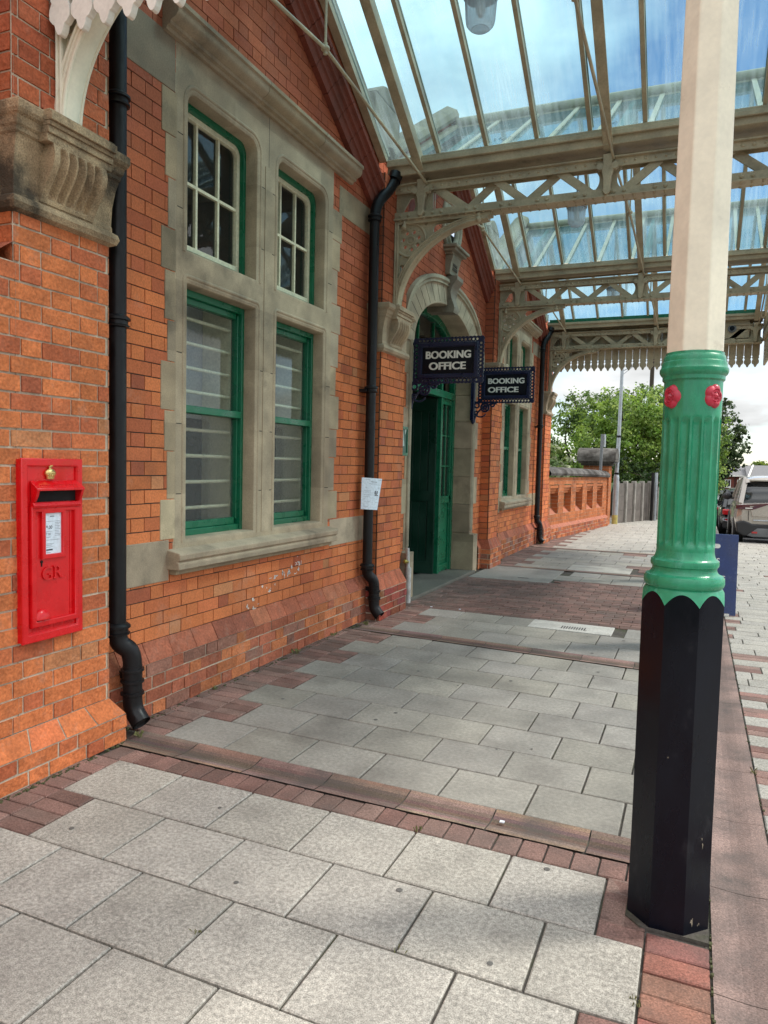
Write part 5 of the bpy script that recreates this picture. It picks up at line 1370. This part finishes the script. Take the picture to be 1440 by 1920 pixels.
m.box(a0-.06, a1+.06, b0-.06, b1+.06, 1.66, 1.72, 0, c); m.box(a0-.13, a1+.13, b0-.13, b1+.13, 1.72, 1.78, 0, c); m.box(a0-.17, a1+.17, b0-.17, b1+.17, 1.78, 1.85, 0, c)
yc = (b0+b1)/2; m.prism([(yc+.52*cos(PI*i/20), 1.84+.32*sin(PI*i/20)) for i in range(21)], 'yz', a0-.17, a1+.17, 0, c); m.build('cap', M['cap_stone'], t, smooth=40)
# concrete panel fence
t = thing('panel_fence', (-2.1, 22.6, 0), 'low grey concrete panel fence with posts under the trees', 'fence')
P0 = Vector((-2.12, 22.5, 0)); P1 = Vector((-.35, 27.4, 0)); n = 9
for i in range(n+1):
    p = P0.lerp(P1, i/n); m = MB(); d = (P1-P0).normalized(); s = Vector((d.y, -d.x, 0))
    q = [p+d*a+s*b for a, b in ((-.05,-.05),(.05,-.05),(.05,.08),(-.05,.08))]
    m.add([(v.x, v.y, -.05) for v in q] + [(v.x, v.y, 1.23) for v in q], [(0,3,2,1),(4,5,6,7)] + [(k, (k+1) % 4, 4+(k+1) % 4, 4+k) for k in range(4)])
    m.build('post', M['concrete'], t, bevel=.01)
m = MB(); d = (P1-P0).normalized(); s = Vector((d.y, -d.x, 0))
for z0, z1 in ((-.05,.37),(.375,.78),(.785,1.17)):
    q = [P0+s*-.02, P1+s*-.02, P1+s*.03, P0+s*.03]
    m.add([(v.x, v.y, z0) for v in q] + [(v.x, v.y, z1) for v in q], [(0,3,2,1),(4,5,6,7)] + [(k, (k+1) % 4, 4+(k+1) % 4, 4+k) for k in range(4)])
m.build('panel', surf('fence_concrete', (.16,.138,.12), rough=.9, var=.35, vscale=3, bump=.3, stain=(.09,.08,.065), stain_amt=.6, stain_scale=2.5), t)
for i, (x, y, lab, mt) in enumerate(((-1.22, 24.4, 'thin dark cable duct standing in front of the grey panel fence', 'black_iron'), (-1.13, 24.6, 'thin pale cable duct beside the dark one before the grey panel fence', 'galv'))):
    m = MB(); m.tube([(x, y, 0), (x, y, 1.5)], .045, 12); tag(m.build('cable_duct', M[mt], smooth=50), lab, 'duct')
# posts
t = thing('sign_post', (-2.40, 21.0, 0), 'thin grey post with a small sign seen edge-on, in front of the gate pier', 'sign post')
m = MB(); m.tube([(-2.43, 21.0, 0), (-2.40, 21.0, 2.52)], .04, 14); m.build('post', M['grey_paint'], t, smooth=50)
m = MB(); m.box(-2.36, -2.33, 20.98, 21.26, 2.17, 2.52); m.box(-2.40, -2.35, 21.0, 21.02, 2.25, 2.28); m.build('plate', M['galv'], t)
t = thing('lamp_post', (-2.08, 22.2, 0), 'tall pale steel lamp post with a yellow band at its foot', 'lamp post')
x, y = -2.10, 22.2; m = MB()
m.tube([(x, y, .25), (x, y, 1.35)], .078, 18); m.tube([(x, y, 1.35), (x, y, 1.45)], [.078, .055], 18); m.tube([(x, y, 1.45), (x+.02, y, 2.5)], .055, 16); m.tube([(x+.02, y, 2.5), (x+.05, y, 7.4)], [.05, .036], 16); m.build('shaft', M['galv'], t, smooth=50)
m = MB(); m.tube([(x, y, 0), (x, y, .26)], .081, 18); m.build('foot_band', surf('yellow_paint', (.48,.40,.12), rough=.6, var=.3, vscale=12), t, smooth=50)
m = MB()
for z in (1.42, 2.48): m = MB(); m.tube([(x+.015*(z-1), y, z), (x+.015*(z-1), y, z+.06)], .064, 16); m.build('band', M['black_iron'], t)
m = MB(); m.tube([(x+.05, y, 7.4), (x+.12, y, 7.75), (x+.5, y, 7.9), (x+.8, y, 7.92)], .03, 10); m.build('arm', M['galv'], t)
m = MB(); m.box(x+.75, x+1.3, y-.12, y+.12, 7.86, 7.98); m.build('lantern', M['galv'], t, bevel=.03)
m = MB(); m.tube([(x+.035, y, 4.36), (x+.34, y, 4.52), (x+.62, y, 4.60)], .014, 8); m.tube([(x+.036, y, 4.25), (x+.34, y, 4.50)], .008, 6); m.build('stay', M['galv'], t)
t = thing('telegraph_pole', (-3.4, 60, -1.6), 'dark wooden telegraph pole rising behind the trees', 'pole')
m = MB(); m.tube([(-3.42, 60, -1.7), (-3.40, 60, 13)], [.19, .14], 12); m.build('pole', M['bark'], t, smooth=50)
m = MB(); m.box(-4.2, -2.6, 59.9, 60.0, 12.2, 12.35); m.build('crossarm', M['bark'], t)

# ------------------------------------------------------------------ trees
def leafmat():
    m, N, L, out = nodes('leaves')
    a = N('ShaderNodeAttribute', attribute_name='Col')
    b = N('ShaderNodeBsdfPrincipled'); b.inputs['Roughness'].default_value = .5; b.inputs['Specular IOR Level'].default_value = .35; L(a.outputs['Color'], b.inputs['Base Color'])
    tl = N('ShaderNodeBsdfTranslucent'); hs = N('ShaderNodeHueSaturation'); hs.inputs['Value'].default_value = 1.5; hs.inputs['Hue'].default_value = .48; L(a.outputs['Color'], hs.inputs['Color']); L(hs.outputs[0], tl.inputs['Color'])
    mx = N('ShaderNodeMixShader'); mx.inputs[0].default_value = .45; L(b.outputs[0], mx.inputs[1]); L(tl.outputs[0], mx.inputs[2]); L(mx.outputs[0], out.inputs['Surface']); return m
M['leaf'] = leafmat()
def leaf(m, p, s, nrm, c):
    n = nrm.normalized(); t = n.orthogonal().normalized(); t.rotate(__import__('mathutils').Quaternion(n, R(0, 6.28))); b = n.cross(t)
    pts = [(-.5,0,0), (-.1,-.36,.06), (.32,-.26,.03), (.55,0,-.10), (.32,.26,.03), (-.1,.36,.06)]
    m.add([p + (t*x + b*y + n*z)*s for x, y, z in pts], [(0,1,2,3), (0,3,4,5)], 0, c)
def tree(name, label, base, lobes, n, ls, cols, cat='tree', trunk_r=.14, group=None, seed=1, trunk_h=None):
    random.seed(seed)
    t = thing(name, base, label, cat, group); base = Vector(base)
    m = MB(); top = max(lobes, key=lambda l: l[0][2])
    cen = sum((Vector(l[0]) for l in lobes), Vector())/len(lobes)
    fork = base.lerp(Vector((cen.x, cen.y, cen.z)), .55)
    m.tube([base - Vector((0,0,.2)), base.lerp(fork, .5) + Vector((R(-.1,.1), R(-.1,.1), 0)), fork], [trunk_r*1.25, trunk_r, trunk_r*.8], 10)
    for c, r in lobes:
        c = Vector(c); mid = fork.lerp(c, .5) + Vector((R(-.15,.15), R(-.15,.15), R(-.1,.25)))
        m.tube([fork, mid, c, c + Vector((R(-.3,.3), R(-.3,.3), r[2]*.8))], [trunk_r*.55, trunk_r*.4, trunk_r*.22, .01], 7)
    m.build('trunk', M['bark'], t, smooth=60)
    m = MB(); tot = sum(r[0]*r[1]*r[2] for c, r in lobes)
    for c, r in lobes:
        c = Vector(c); k = int(n*r[0]*r[1]*r[2]/tot); ncl = max(4, k//26)
        for q in range(ncl):
            d = Vector((random.gauss(0,1), random.gauss(0,1), random.gauss(0,1))).normalized(); f = R(.45, 1.0)**.6 * R(.92, 1.12)
            p = c + Vector((d.x*r[0], d.y*r[1], d.z*r[2]))*f
            cc = random.choice(cols); b0 = R(.75, 1.2); sc = R(.10, .28)*min(r)*.9
            for w in range(26):
                o = Vector((random.gauss(0,1), random.gauss(0,1), random.gauss(0,.75)))*sc*.62
                nn = d*.5 + Vector((R(-1,1), R(-1,1), R(-.3,1.2))) + o.normalized()*.4
                b = b0*R(.75, 1.25); leaf(m, p+o, ls*R(.6, 1.25), nn, (cc[0]*b, cc[1]*b, cc[2]*b))
    m.build('crown', M['leaf'], t)
    return t
GL = [(.21,.33,.055), (.16,.28,.045), (.30,.41,.11), (.12,.21,.04)]
GD = [(.10,.175,.04), (.125,.20,.055), (.075,.14,.035)]
tree('broadleaf_tree', 'bushy bright green tree behind the gate pier, in front of the others', (-2.75, 26.5, -.2),
     [((-2.9,26.3,2.2),(1.25,1.0,1.1)), ((-1.8,26.5,2.3),(1.15,1.0,1.15)), ((-2.4,26.4,3.25),(1.0,.9,.85)), ((-1.0,26.9,2.3),(1.0,1.0,1.05)), ((-1.6,26.8,3.3),(.8,.8,.8)), ((-3.5,26.5,1.6),(.8,.8,.7))], 17000, .10, GL, seed=5, group='trees beyond the parapet')
tree('shrubby_tree', 'darker green tree with wispy top behind the parapet wall', (-4.3, 28.5, -.3),
     [((-4.6,28.5,2.6),(1.4,1.1,1.3)), ((-3.3,29,3.4),(1.3,1.1,1.15)), ((-4.2,28.7,3.7),(.9,.9,.85)), ((-5.6,28.5,1.8),(1.2,1.1,1.0)), ((-2.2,29.5,3.8),(1.2,1.0,1.0))], 14000, .10, GD + GL[:1], seed=9, group='trees beyond the parapet')
tree('dense_tree', 'dense tree standing nearest the road at the end of the fence', (-.6, 29.5, -.4),
     [((-.6,29.5,2.6),(1.2,1.1,1.3)), ((-.9,29.6,3.9),(1.0,.9,.9)), ((-.1,29.8,1.6),(1.1,1.1,1.1)), ((.4,30,2.9),(.8,.8,.9)), ((-1.7,29.8,3.7),(1.0,.9,.95))], 14000, .10, GL + GD[:1], seed=12, group='trees beyond the parapet')
tree('wayside_shrub', 'dark ivy shrub spilling over the grey panel fence', (-1.0, 26.2, 0),
     [((-1.55,25.2,1.25),(.75,.55,.55)), ((-.85,26.4,1.35),(.8,.7,.6)), ((-.2,27.4,1.3),(.8,.7,.7)), ((-2.2,24.8,1.6),(.45,.45,.5))], 4800, .09, [(.02,.05,.012), (.03,.06,.015), (.045,.09,.02)], 'shrub', .05, seed=3)
tree('flowering_shrub', 'pale leaved shrub behind the parapet coping beside the building', (-3.6, 20.5, -.2), [((-3.55,20.0,1.5),(.45,.5,.45)), ((-3.65,21.2,1.6),(.45,.5,.5)), ((-3.9,20.2,2.0),(.5,.5,.4))], 2200, .085, [(.18,.25,.08), (.11,.19,.05), (.36,.40,.26)], 'shrub', .05, seed=4)
tree('roadside_tree', 'airy tree beside the road, right of the green column', (.9, 37, -.8),
     [((.8,37,2.3),(1.0,1.0,1.3)), ((1.5,37.2,2.6),(.65,.8,.6)), ((1.2,37,3.5),(.75,.8,.75)), ((1.0,37,4.4),(.5,.5,.55)), ((1.75,37.2,3.2),(.4,.5,.35)), ((.6,37,1.1),(.75,.8,.7)), ((1.7,37,1.9),(.4,.4,.35))], 9000, .11, [(.05,.085,.03), (.075,.115,.045), (.035,.065,.022)], seed=21)
tree('distant_tree', 'distant yellow green tree top above the terrace roofs', (7.0, 105, -3), [((6.6,105,1.6),(2.2,2,1.5)), ((9.0,106,2.0),(2.4,2,1.6)), ((12,106,1.6),(2.4,2,1.6))], 2600, .42, [(.15,.22,.035), (.11,.18,.03)], seed=22, trunk_r=.3)
tree('dark_tree', 'dark tree at the right edge above the pale car', (12.2, 70, -2), [((12.6,70,3.5),(2.6,2,4.5))], 1500, .4, GD, seed=23, trunk_r=.3)
random.seed(77)
# ------------------------------------------------------------------ far terrace
t = thing('terrace_house', (4.5, 75, -2.2), 'distant red brick terrace with grey roof and white windows behind the parked cars', 'house')
rb = surf('far_brick', (.20,.055,.04), rough=.9, var=.25, vscale=3, bump=0)
m = MB(); m.box(1.2, 4.35, 75, 83, -2.4, 1.30); m.box(4.35, 14, 72.5, 83, -2.4, 1.02); m.build('wall', rb, t)
m = MB(); m.prism([(74.7,1.28),(79,2.25),(83.3,1.28)], 'yz', 1.0, 14.2); m.prism([(72.2,1.0),(77.5,2.3),(78,1.0)], 'yz', 4.2, 14.2); m.build('roof', surf('slate', (.17,.165,.165), rough=.8, var=.2, vscale=6), t)
m = MB(); m.bar((4.2, 72.1, 1.04), (4.9, 77.4, 2.32), .14, .08); m.box(1.1, 4.3, 74.6, 74.72, 1.22, 1.32); m.build('gutter', M['white_board'], t)
for x, yv in ((2.75, 75), (3.75, 75), (4.75, 72.5), (6.2, 72.5), (2.75, 75.001)):
    z0 = .25 if x != 2.75 or yv == 75 else -1.6
    m = MB(); m.plate([rect(x-.24, x+.24, z0, z0+.68), rect(x-.18, x-.02, z0+.06, z0+.62), rect(x+.02, x+.18, z0+.06, z0+.62)], .08, M_xz(yv-.02)); m.box(x-.28, x+.28, yv-.12, yv-.01, z0-.08, z0)
    f = m.build('window', M['lettering'], t); m = MB(); m.box(x-.2, x+.2, yv-.015, yv-.01, z0+.04, z0+.64); m.build('pane', M['black_gloss'], f)
m = MB(); m.box(3.3, 3.36, 74.9, 74.98, -2.4, 1.25); m.build('drainpipe', M['black_iron'], t)

# ------------------------------------------------------------------ parked cars
def paint(n, c, metal=.4): return surf(n, c, rough=.28, metal=metal, var=.05, bump=0, coat=.8, rvar=.05, fine=0)
glass_dark = surf('car_glass', (.015,.018,.02), rough=.06, var=.1, bump=0, spec=.8, rvar=.02)
trim = surf('black_plastic', (.02,.02,.022), rough=.55, var=.2, bump=.1)
lamp_red = surf('red_lamp', (.40,.008,.012), rough=.15, var=.1, bump=0, coat=.6)
lamp_dk = surf('dark_red_lamp', (.075,.008,.014), rough=.12, var=.1, bump=0, coat=.8)
tyre = surf('tyre', (.012,.012,.012), rough=.8, var=.2, bump=.1)
def car(label, xc, yr, z, W, Lc, H, pm_, suv=True, lampm=lamp_dk):
    t = thing('parked_car', (xc, yr+Lc/2, z), label, 'car', 'cars parked along the road')
    h = W/2; bt = .62*H                                          # belt line
    def loft(stat, name, mt, smooth=35):
        m = MB(); vs = []; fs = []; k = None
        for y, pts in stat:
            ring = [(xc+a, yr+y, z+b) for a, b in pts] + [(xc-a, yr+y, z+b) for a, b in pts[::-1]]
            k = len(ring); vs += ring
        for i in range(len(stat)-1):
            for j in range(k): fs.append((i*k+j, i*k+(j+1) % k, (i+1)*k+(j+1) % k, (i+1)*k+j))
        fs.append(tuple(range(k))[::-1]); fs.append(tuple((len(stat)-1)*k+j for j in range(k)))
        m.add(vs, fs); return m.build(name, mt, t, smooth=smooth)
    def sec(w, zb, zt, top=.90):
        return [(.0, zb), (w*.86, zb), (w*.965, zb+.10), (w*.99, zb+.28), (w, (zb+zt)/2), (w*.985, zt-.16), (w*.955, zt-.06), (w*top, zt-.005), (w*.5, zt+.012), (0, zt+.015)]
    zb = .30
    S_ = [(.02, sec(h*.86, .42, bt-.05)), (.09, sec(h*.93, .36, bt-.01)), (.22, sec(h*.975, zb, bt)), (.7, sec(h, zb, bt)), (Lc*.5, sec(h, zb-.06, bt-.01)), (Lc-1.3, sec(h*.99, zb, bt-.02)), (Lc-.7, sec(h*.965, zb, bt-.12)), (Lc-.2, sec(h*.88, zb, bt-.22)), (Lc, sec(h*.74, .4, bt-.36))]
    body = loft(S_, 'body', pm_)
    def cab(wb, wt, zt): return [(0, bt-.02), (wb, bt-.02), (wb*.985, bt+.06), ((wb+wt)/2, (bt+zt)/2+.04), (wt*1.03, zt-.10), (wt*.97, zt-.035), (wt*.8, zt-.008), (0, zt)]
    G = [(.20, cab(h*.86, h*.80, bt+.10)), (.34, cab(h*.89, h*.78, H-.26)), (.46, cab(h*.91, h*.76, H-.05)), (.9, cab(h*.92, h*.76, H-.004)), (Lc*.48, cab(h*.92, h*.77, H-.01)), (Lc*.62, cab(h*.92, h*.77, H-.14)), (Lc*.74, cab(h*.91, h*.82, bt+.10))]
    loft(G, 'cabin_glass', glass_dark, 30)
    m = MB(); T_ = [(.30, H-.105), (.36, H-.028), (.50, H-.015), (.95, H+.012), (Lc*.48, H+.006), (Lc*.60, H-.10)]      # roof skin with a rear spoiler
    vs = []; k = 9
    for y, zz in T_:
        for i in range(k):
            s = -1+2*i/(k-1); vs.append((xc+s*h*.775, yr+y-.05*(y < .4)*(1-abs(s)), z+zz-.055*abs(s)**4))
    m.add(vs, [(a*k+i, a*k+i+1, (a+1)*k+i+1, (a+1)*k+i) for a in range(len(T_)-1) for i in range(k-1)])
    m.box(xc-h*.70, xc+h*.70, yr+.27, yr+.40, z+H-.115, z+H-.085); m.build('roof', pm_, t, smooth=40)
    for s in (-1, 1):                                            # pillars
        for p_, q_, w_, h_, u_ in (((h*.875, .16, bt-.02), (h*.775, .42, H-.06), .10, .05, (0,-1,.3)), ((h*.925, .62, bt-.02), (h*.785, .84, H-.06), .06, .16, (0,1,0)), ((h*.93, Lc*.74, bt), (h*.78, Lc*.60, H-.09), .06, .08, (0,1,0)), ((h*.935, Lc*.42, bt-.02), (h*.79, Lc*.42, H-.05), .05, .09, (0,1,0))):
            m = MB(); m.bar((xc+s*p_[0], yr+p_[1], z+p_[2]), (xc+s*q_[0], yr+q_[1], z+q_[2]), w_, h_, u_); m.build('pillar', pm_, t, bevel=.01)
    if suv:
        m = MB()                                                 # tailgate: upper panel, plate recess
        m.prism([(-h*.70, bt-.04), (-h*.62, bt-.30), (-h*.18, bt-.30), (-h*.10, bt-.345), (h*.10, bt-.345), (h*.18, bt-.30), (h*.62, bt-.30), (h*.70, bt-.04), (h*.35, bt+.02), (-h*.35, bt+.02)], 'xz', 0, .05)
        m.v = [(xc+x, yr+y-.012, z+q) for x, y, q in m.v]; m.build('tailgate', pm_, t, bevel=.012)
        m = MB(); m.box(xc-h*.60, xc+h*.60, yr-.022, yr+.02, z+.60, z+bt-.37); m.build('plate_recess', M['galv'], t, bevel=.01)
        m = MB(); m.prism([(-h*.97, .56), (-h*.80, .60), (-h*.6, .53), (h*.6, .53), (h*.80, .60), (h*.97, .56), (h*.95, .34), (h*.80, .25), (-h*.80, .25), (-h*.95, .34)], 'xz', -.045, .30); m.v = [(xc+x, yr+y, z+q) for x, y, q in m.v]; m.build('bumper', trim, t, bevel=.03)
        m = MB(); m.prism([(-h*.72, .27), (-h*.50, .44), (h*.50, .44), (h*.72, .27), (h*.60, .24), (-h*.60, .24)], 'xz', -.065, .05); m.v = [(xc+x, yr+y, z+q) for x, y, q in m.v]; m.build('skid_plate', surf('grey_trim', (.13,.135,.14), rough=.5), t, bevel=.015)
        for s in (-1, 1):
            m = MB(); m.box(xc+s*h*.50, xc+s*h*.62, yr-.085, yr-.05, z+.325, z+.365); m.build('reflector', lamp_red, t)
            m = MB(); m.prism([(s*h*.985, bt-.05), (s*h*.99, bt-.14), (s*h*.62, bt-.15), (s*h*.28, bt-.02), (s*h*.30, bt+.01), (s*h*.70, bt-.035)], 'xz', -.03, .20); m.v = [(xc+x, yr+y+.11*max(0, abs(x)/h-.6), z+q) for x, y, q in m.v]; lm = m.build('tail_lamp', lampm, t, bevel=.008)
            m = MB(); m.box(xc+s*h*.62, xc+s*h*.78, yr-.04+.02, yr, z+bt-.125, z+bt-.105); m.build('lamp_strip', M['lettering'], lm)
            m = MB(); m.bar((xc+s*h*.70, yr-.026, z+.60), (xc+s*h*.705, yr-.026, z+bt-.16), .012, .012); m.build('panel_gap', M['dark'], t)
    else:
        m = MB(); m.box(xc-h*.62, xc+h*.62, yr-.012, yr+.05, z+bt-.32, z+bt-.02); m.build('tailgate', pm_, t, bevel=.03)
        m = MB(); m.box(xc-h*.90, xc+h*.90, yr-.04, yr+.25, z+.26, z+.50); m.build('bumper', trim, t, bevel=.04)
        m = MB(); m.prism([(-h*.78, .26), (-h*.5, .37), (h*.5, .37), (h*.78, .26)], 'xz', -.06, .05); m.v = [(xc+x, yr+y, z+q) for x, y, q in m.v]; m.build('skid_plate', M['galv'], t, bevel=.01)
        for s in (-1, 1):
            m = MB(); m.box(xc+s*h*.55, xc+s*h*.93, yr-.03, yr+.12, z+bt-.22, z+bt-.06); m.build('tail_lamp', lamp_red, t, bevel=.03)
            m = MB(); m.plate([[(s*h*.55, .44), (s*h*.92, .50), (s*h*.92, .57), (s*h*.55, .60)], [(s*h*.62, .48), (s*h*.87, .515), (s*h*.87, .555), (s*h*.62, .565)]], .03, Matrix.Translation((xc, yr-.045, z)) @ M_xz(0)); m.build('lamp_surround', M['galv'], t)
            m = MB(); m.box(xc+s*h*.64, xc+s*h*.84, yr-.05, yr-.03, z+.50, z+.55); m.build('reflector', lamp_red, t)
            m = MB(); m.tube([(xc+s*h*.99, yr+.35, z+.33), (xc+s*h*.99, yr+1.15, z+.33)], .30, 20); m.v = [(xc+s*(h*.96+.05*(0 if abs(x-xc) < h*.9 else .3)), yr+.75+.38*cos(k*2*PI/20), z+.33+.36*sin(k*2*PI/20)) if False else (x, y_, q) for k, (x, y_, q) in enumerate(m.v)]
    for s in (-1, 1):
        for y in (.82, Lc-.85):
            m = MB(); m.lathe((xc+s*(h-.11), yr+y, z+.34), [(.20,-.11),(.31,-.11),(.345,-.08),(.345,.08),(.31,.11),(.22,.112)], 28, M=Matrix.Rotation(PI/2, 3, 'Y')); w = m.build('wheel', tyre, t, smooth=40)
            m = MB(); m.lathe((xc+s*(h-.11), yr+y, z+.34), [(.03,-.118),(.20,-.114),(.215,0),(.20,.114),(.03,.118)], 20, M=Matrix.Rotation(PI/2, 3, 'Y')); m.build('rim', M['grey_paint'], w, smooth=40)
        m = MB(); m.ball((xc+s*(h+.08), yr+Lc*.60, z+bt+.07), .12, 12, sq=(1,.5,.75)); m.box(xc+s*(h*.9), xc+s*(h+.05), yr+Lc*.60-.02, yr+Lc*.60+.03, z+bt+.0, z+bt+.04); m.build('mirror', trim, t, smooth=50)
    m = MB(); m.box(xc-.235, xc+.235, yr-.03 if suv else yr-.018, yr-.02 if suv else yr-.01, z+bt-.46 if suv else z+bt-.26, z+bt-.36 if suv else z+bt-.16); m.build('number_plate', surf('plate_yellow', (.62,.45,.05), rough=.5), t)
    return t
car('pale silver beige SUV parked nearest, tail towards the camera', .86+.93, 18.55, -.12, 1.86, 4.4, 1.61, paint('beige_paint', (.40,.36,.32)))
car('black hatchback with bright red tail lamp, parked beyond the pale SUV', .70+.86, 23.6, -.33, 1.72, 4.0, 1.42, paint('black_paint', (.015,.017,.022)), suv=False, lampm=lamp_red)
car('silver hatchback farthest along the kerb, mostly behind the black car', .62+.84, 29.6, -.56, 1.68, 3.9, 1.45, paint('silver_paint', (.45,.46,.47)), suv=False)
EXPO = 1.02
CLOUD_OFF = (0.3, 0.2, 0)
BLUE_DIR = (.09, .885, .457)
# ------------------------------------------------------------------ sky, sun, camera
SUN_EL, SUN_AZ = 50, 60                                           # azimuth measured from +y towards +x
wd = bpy.data.worlds.new('World'); S.world = wd; wd.use_nodes = True
nt = wd.node_tree; nt.nodes.clear()
def N(t, **k):
    n = nt.nodes.new(t)
    for a, b in k.items(): setattr(n, a, b)
    return n
L = nt.links.new
sky = N('ShaderNodeTexSky', sky_type='NISHITA', sun_disc=False)
sky.sun_elevation = rad(SUN_EL); sky.sun_rotation = rad(SUN_AZ); sky.air_density = 1.0; sky.dust_density = .1; sky.ozone_density = 2.0
tc = N('ShaderNodeTexCoord'); sp_ = N('ShaderNodeSeparateXYZ'); L(tc.outputs['Generated'], sp_.inputs[0])
zz = N('ShaderNodeMath', operation='MAXIMUM'); zz.inputs[1].default_value = 0; L(sp_.outputs['Z'], zz.inputs[0])
za = N('ShaderNodeMath', operation='ADD'); za.inputs[1].default_value = .22; L(zz.outputs[0], za.inputs[0])
dv = N('ShaderNodeVectorMath', operation='DIVIDE'); L(tc.outputs['Generated'], dv.inputs[0])
cb = N('ShaderNodeCombineXYZ')
for i in range(3): L(za.outputs[0], cb.inputs[i])
L(cb.outputs[0], dv.inputs[1])
mp = N('ShaderNodeMapping'); mp.inputs['Location'].default_value = CLOUD_OFF; L(dv.outputs[0], mp.inputs['Vector'])
ns = N('ShaderNodeTexNoise'); ns.inputs['Scale'].default_value = 1.5; ns.inputs['Detail'].default_value = 9; ns.inputs['Roughness'].default_value = .55; ns.inputs['Distortion'].default_value = .15; L(mp.outputs[0], ns.inputs['Vector'])
mk = N('ShaderNodeMapRange'); mk.inputs['From Min'].default_value = .42; mk.inputs['From Max'].default_value = .62; dt = N('ShaderNodeVectorMath', operation='DOT_PRODUCT'); L(tc.outputs['Generated'], dt.inputs[0]); dt.inputs[1].default_value = BLUE_DIR
br_ = N('ShaderNodeMapRange'); br_.inputs['From Min'].default_value = .955; br_.inputs['From Max'].default_value = .998; br_.inputs['To Min'].default_value = .10; br_.inputs['To Max'].default_value = -.13; L(dt.outputs['Value'], br_.inputs['Value'])
sm = N('ShaderNodeMath', operation='ADD'); L(ns.outputs['Fac'], sm.inputs[0]); L(br_.outputs['Result'], sm.inputs[1]); lo_ = N('ShaderNodeMapRange'); lo_.inputs['From Min'].default_value = .0; lo_.inputs['From Max'].default_value = .30; lo_.inputs['To Min'].default_value = -.13; lo_.inputs['To Max'].default_value = 0; L(zz.outputs[0], lo_.inputs['Value'])
s2_ = N('ShaderNodeMath', operation='ADD'); L(sm.outputs[0], s2_.inputs[0]); L(lo_.outputs['Result'], s2_.inputs[1]); L(s2_.outputs[0], mk.inputs['Value'])
sh = N('ShaderNodeTexNoise'); sh.inputs['Scale'].default_value = 2.6; sh.inputs['Detail'].default_value = 6; L(mp.outputs[0], sh.inputs['Vector'])
cr = N('ShaderNodeMapRange'); cr.inputs['From Min'].default_value = .3; cr.inputs['From Max'].default_value = .7; cr.inputs['To Min'].default_value = 6.5; cr.inputs['To Max'].default_value = 11.5; L(sh.outputs['Fac'], cr.inputs['Value'])
el = N('ShaderNodeMapRange'); el.inputs['From Min'].default_value = 0; el.inputs['From Max'].default_value = .8; el.inputs['To Min'].default_value = .40; el.inputs['To Max'].default_value = 1.35; L(zz.outputs[0], el.inputs['Value'])
cm = N('ShaderNodeMath', operation='MULTIPLY'); L(cr.outputs['Result'], cm.inputs[0]); L(el.outputs['Result'], cm.inputs[1])
cc = N('ShaderNodeMix', data_type='RGBA', blend_type='MULTIPLY'); cc.inputs['Factor'].default_value = 1; cc.inputs['A'].default_value = (.985,1.0,1.0,1); L(cm.outputs[0], cc.inputs['B'])
mx = N('ShaderNodeMix', data_type='RGBA'); L(mk.outputs['Result'], mx.inputs['Factor']); L(sky.outputs[0], mx.inputs['A']); L(cc.outputs['Result'], mx.inputs['B'])
bg = N('ShaderNodeBackground'); bg.inputs['Strength'].default_value = .10; L(mx.outputs['Result'], bg.inputs['Color'])
ow = N('ShaderNodeOutputWorld'); L(bg.outputs[0], ow.inputs['Surface'])

sl = bpy.data.lights.new('sun', 'SUN'); sl.energy = 1.5; sl.angle = rad(10); sl.color = (1, .95, .87)
so = bpy.data.objects.new('sun', sl); COL.objects.link(so)
dirv = Vector((sin(rad(SUN_AZ))*cos(rad(SUN_EL)), cos(rad(SUN_AZ))*cos(rad(SUN_EL)), sin(rad(SUN_EL))))
so.rotation_euler = dirv.to_track_quat('Z', 'Y').to_euler(); so.location = (5, 5, 20)

cd = bpy.data.cameras.new('camera'); cam = bpy.data.objects.new('camera', cd); COL.objects.link(cam)
cd.sensor_fit = 'VERTICAL'; cd.sensor_height = 36; cd.lens = 36*1387/1920; cd.clip_start = .05; cd.clip_end = 2000
X_ = Vector((.92130477, .38813975, .02334653)); D_ = Vector((.04624639, -.04976151, -.99768986)); F_ = Vector((-.38608133, .92025612, -.06379557))
cam.matrix_world = Mcols(X_, -D_, -F_, (0, 0, 1.55))
S.camera = cam
S.view_settings.view_transform = 'Standard'; S.view_settings.look = 'None'; S.view_settings.gamma = 1; S.view_settings.exposure = EXPO
S.render.engine = 'CYCLES'; S.cycles.max_bounces = 10; S.cycles.transparent_max_bounces = 16; S.cycles.use_denoising = True
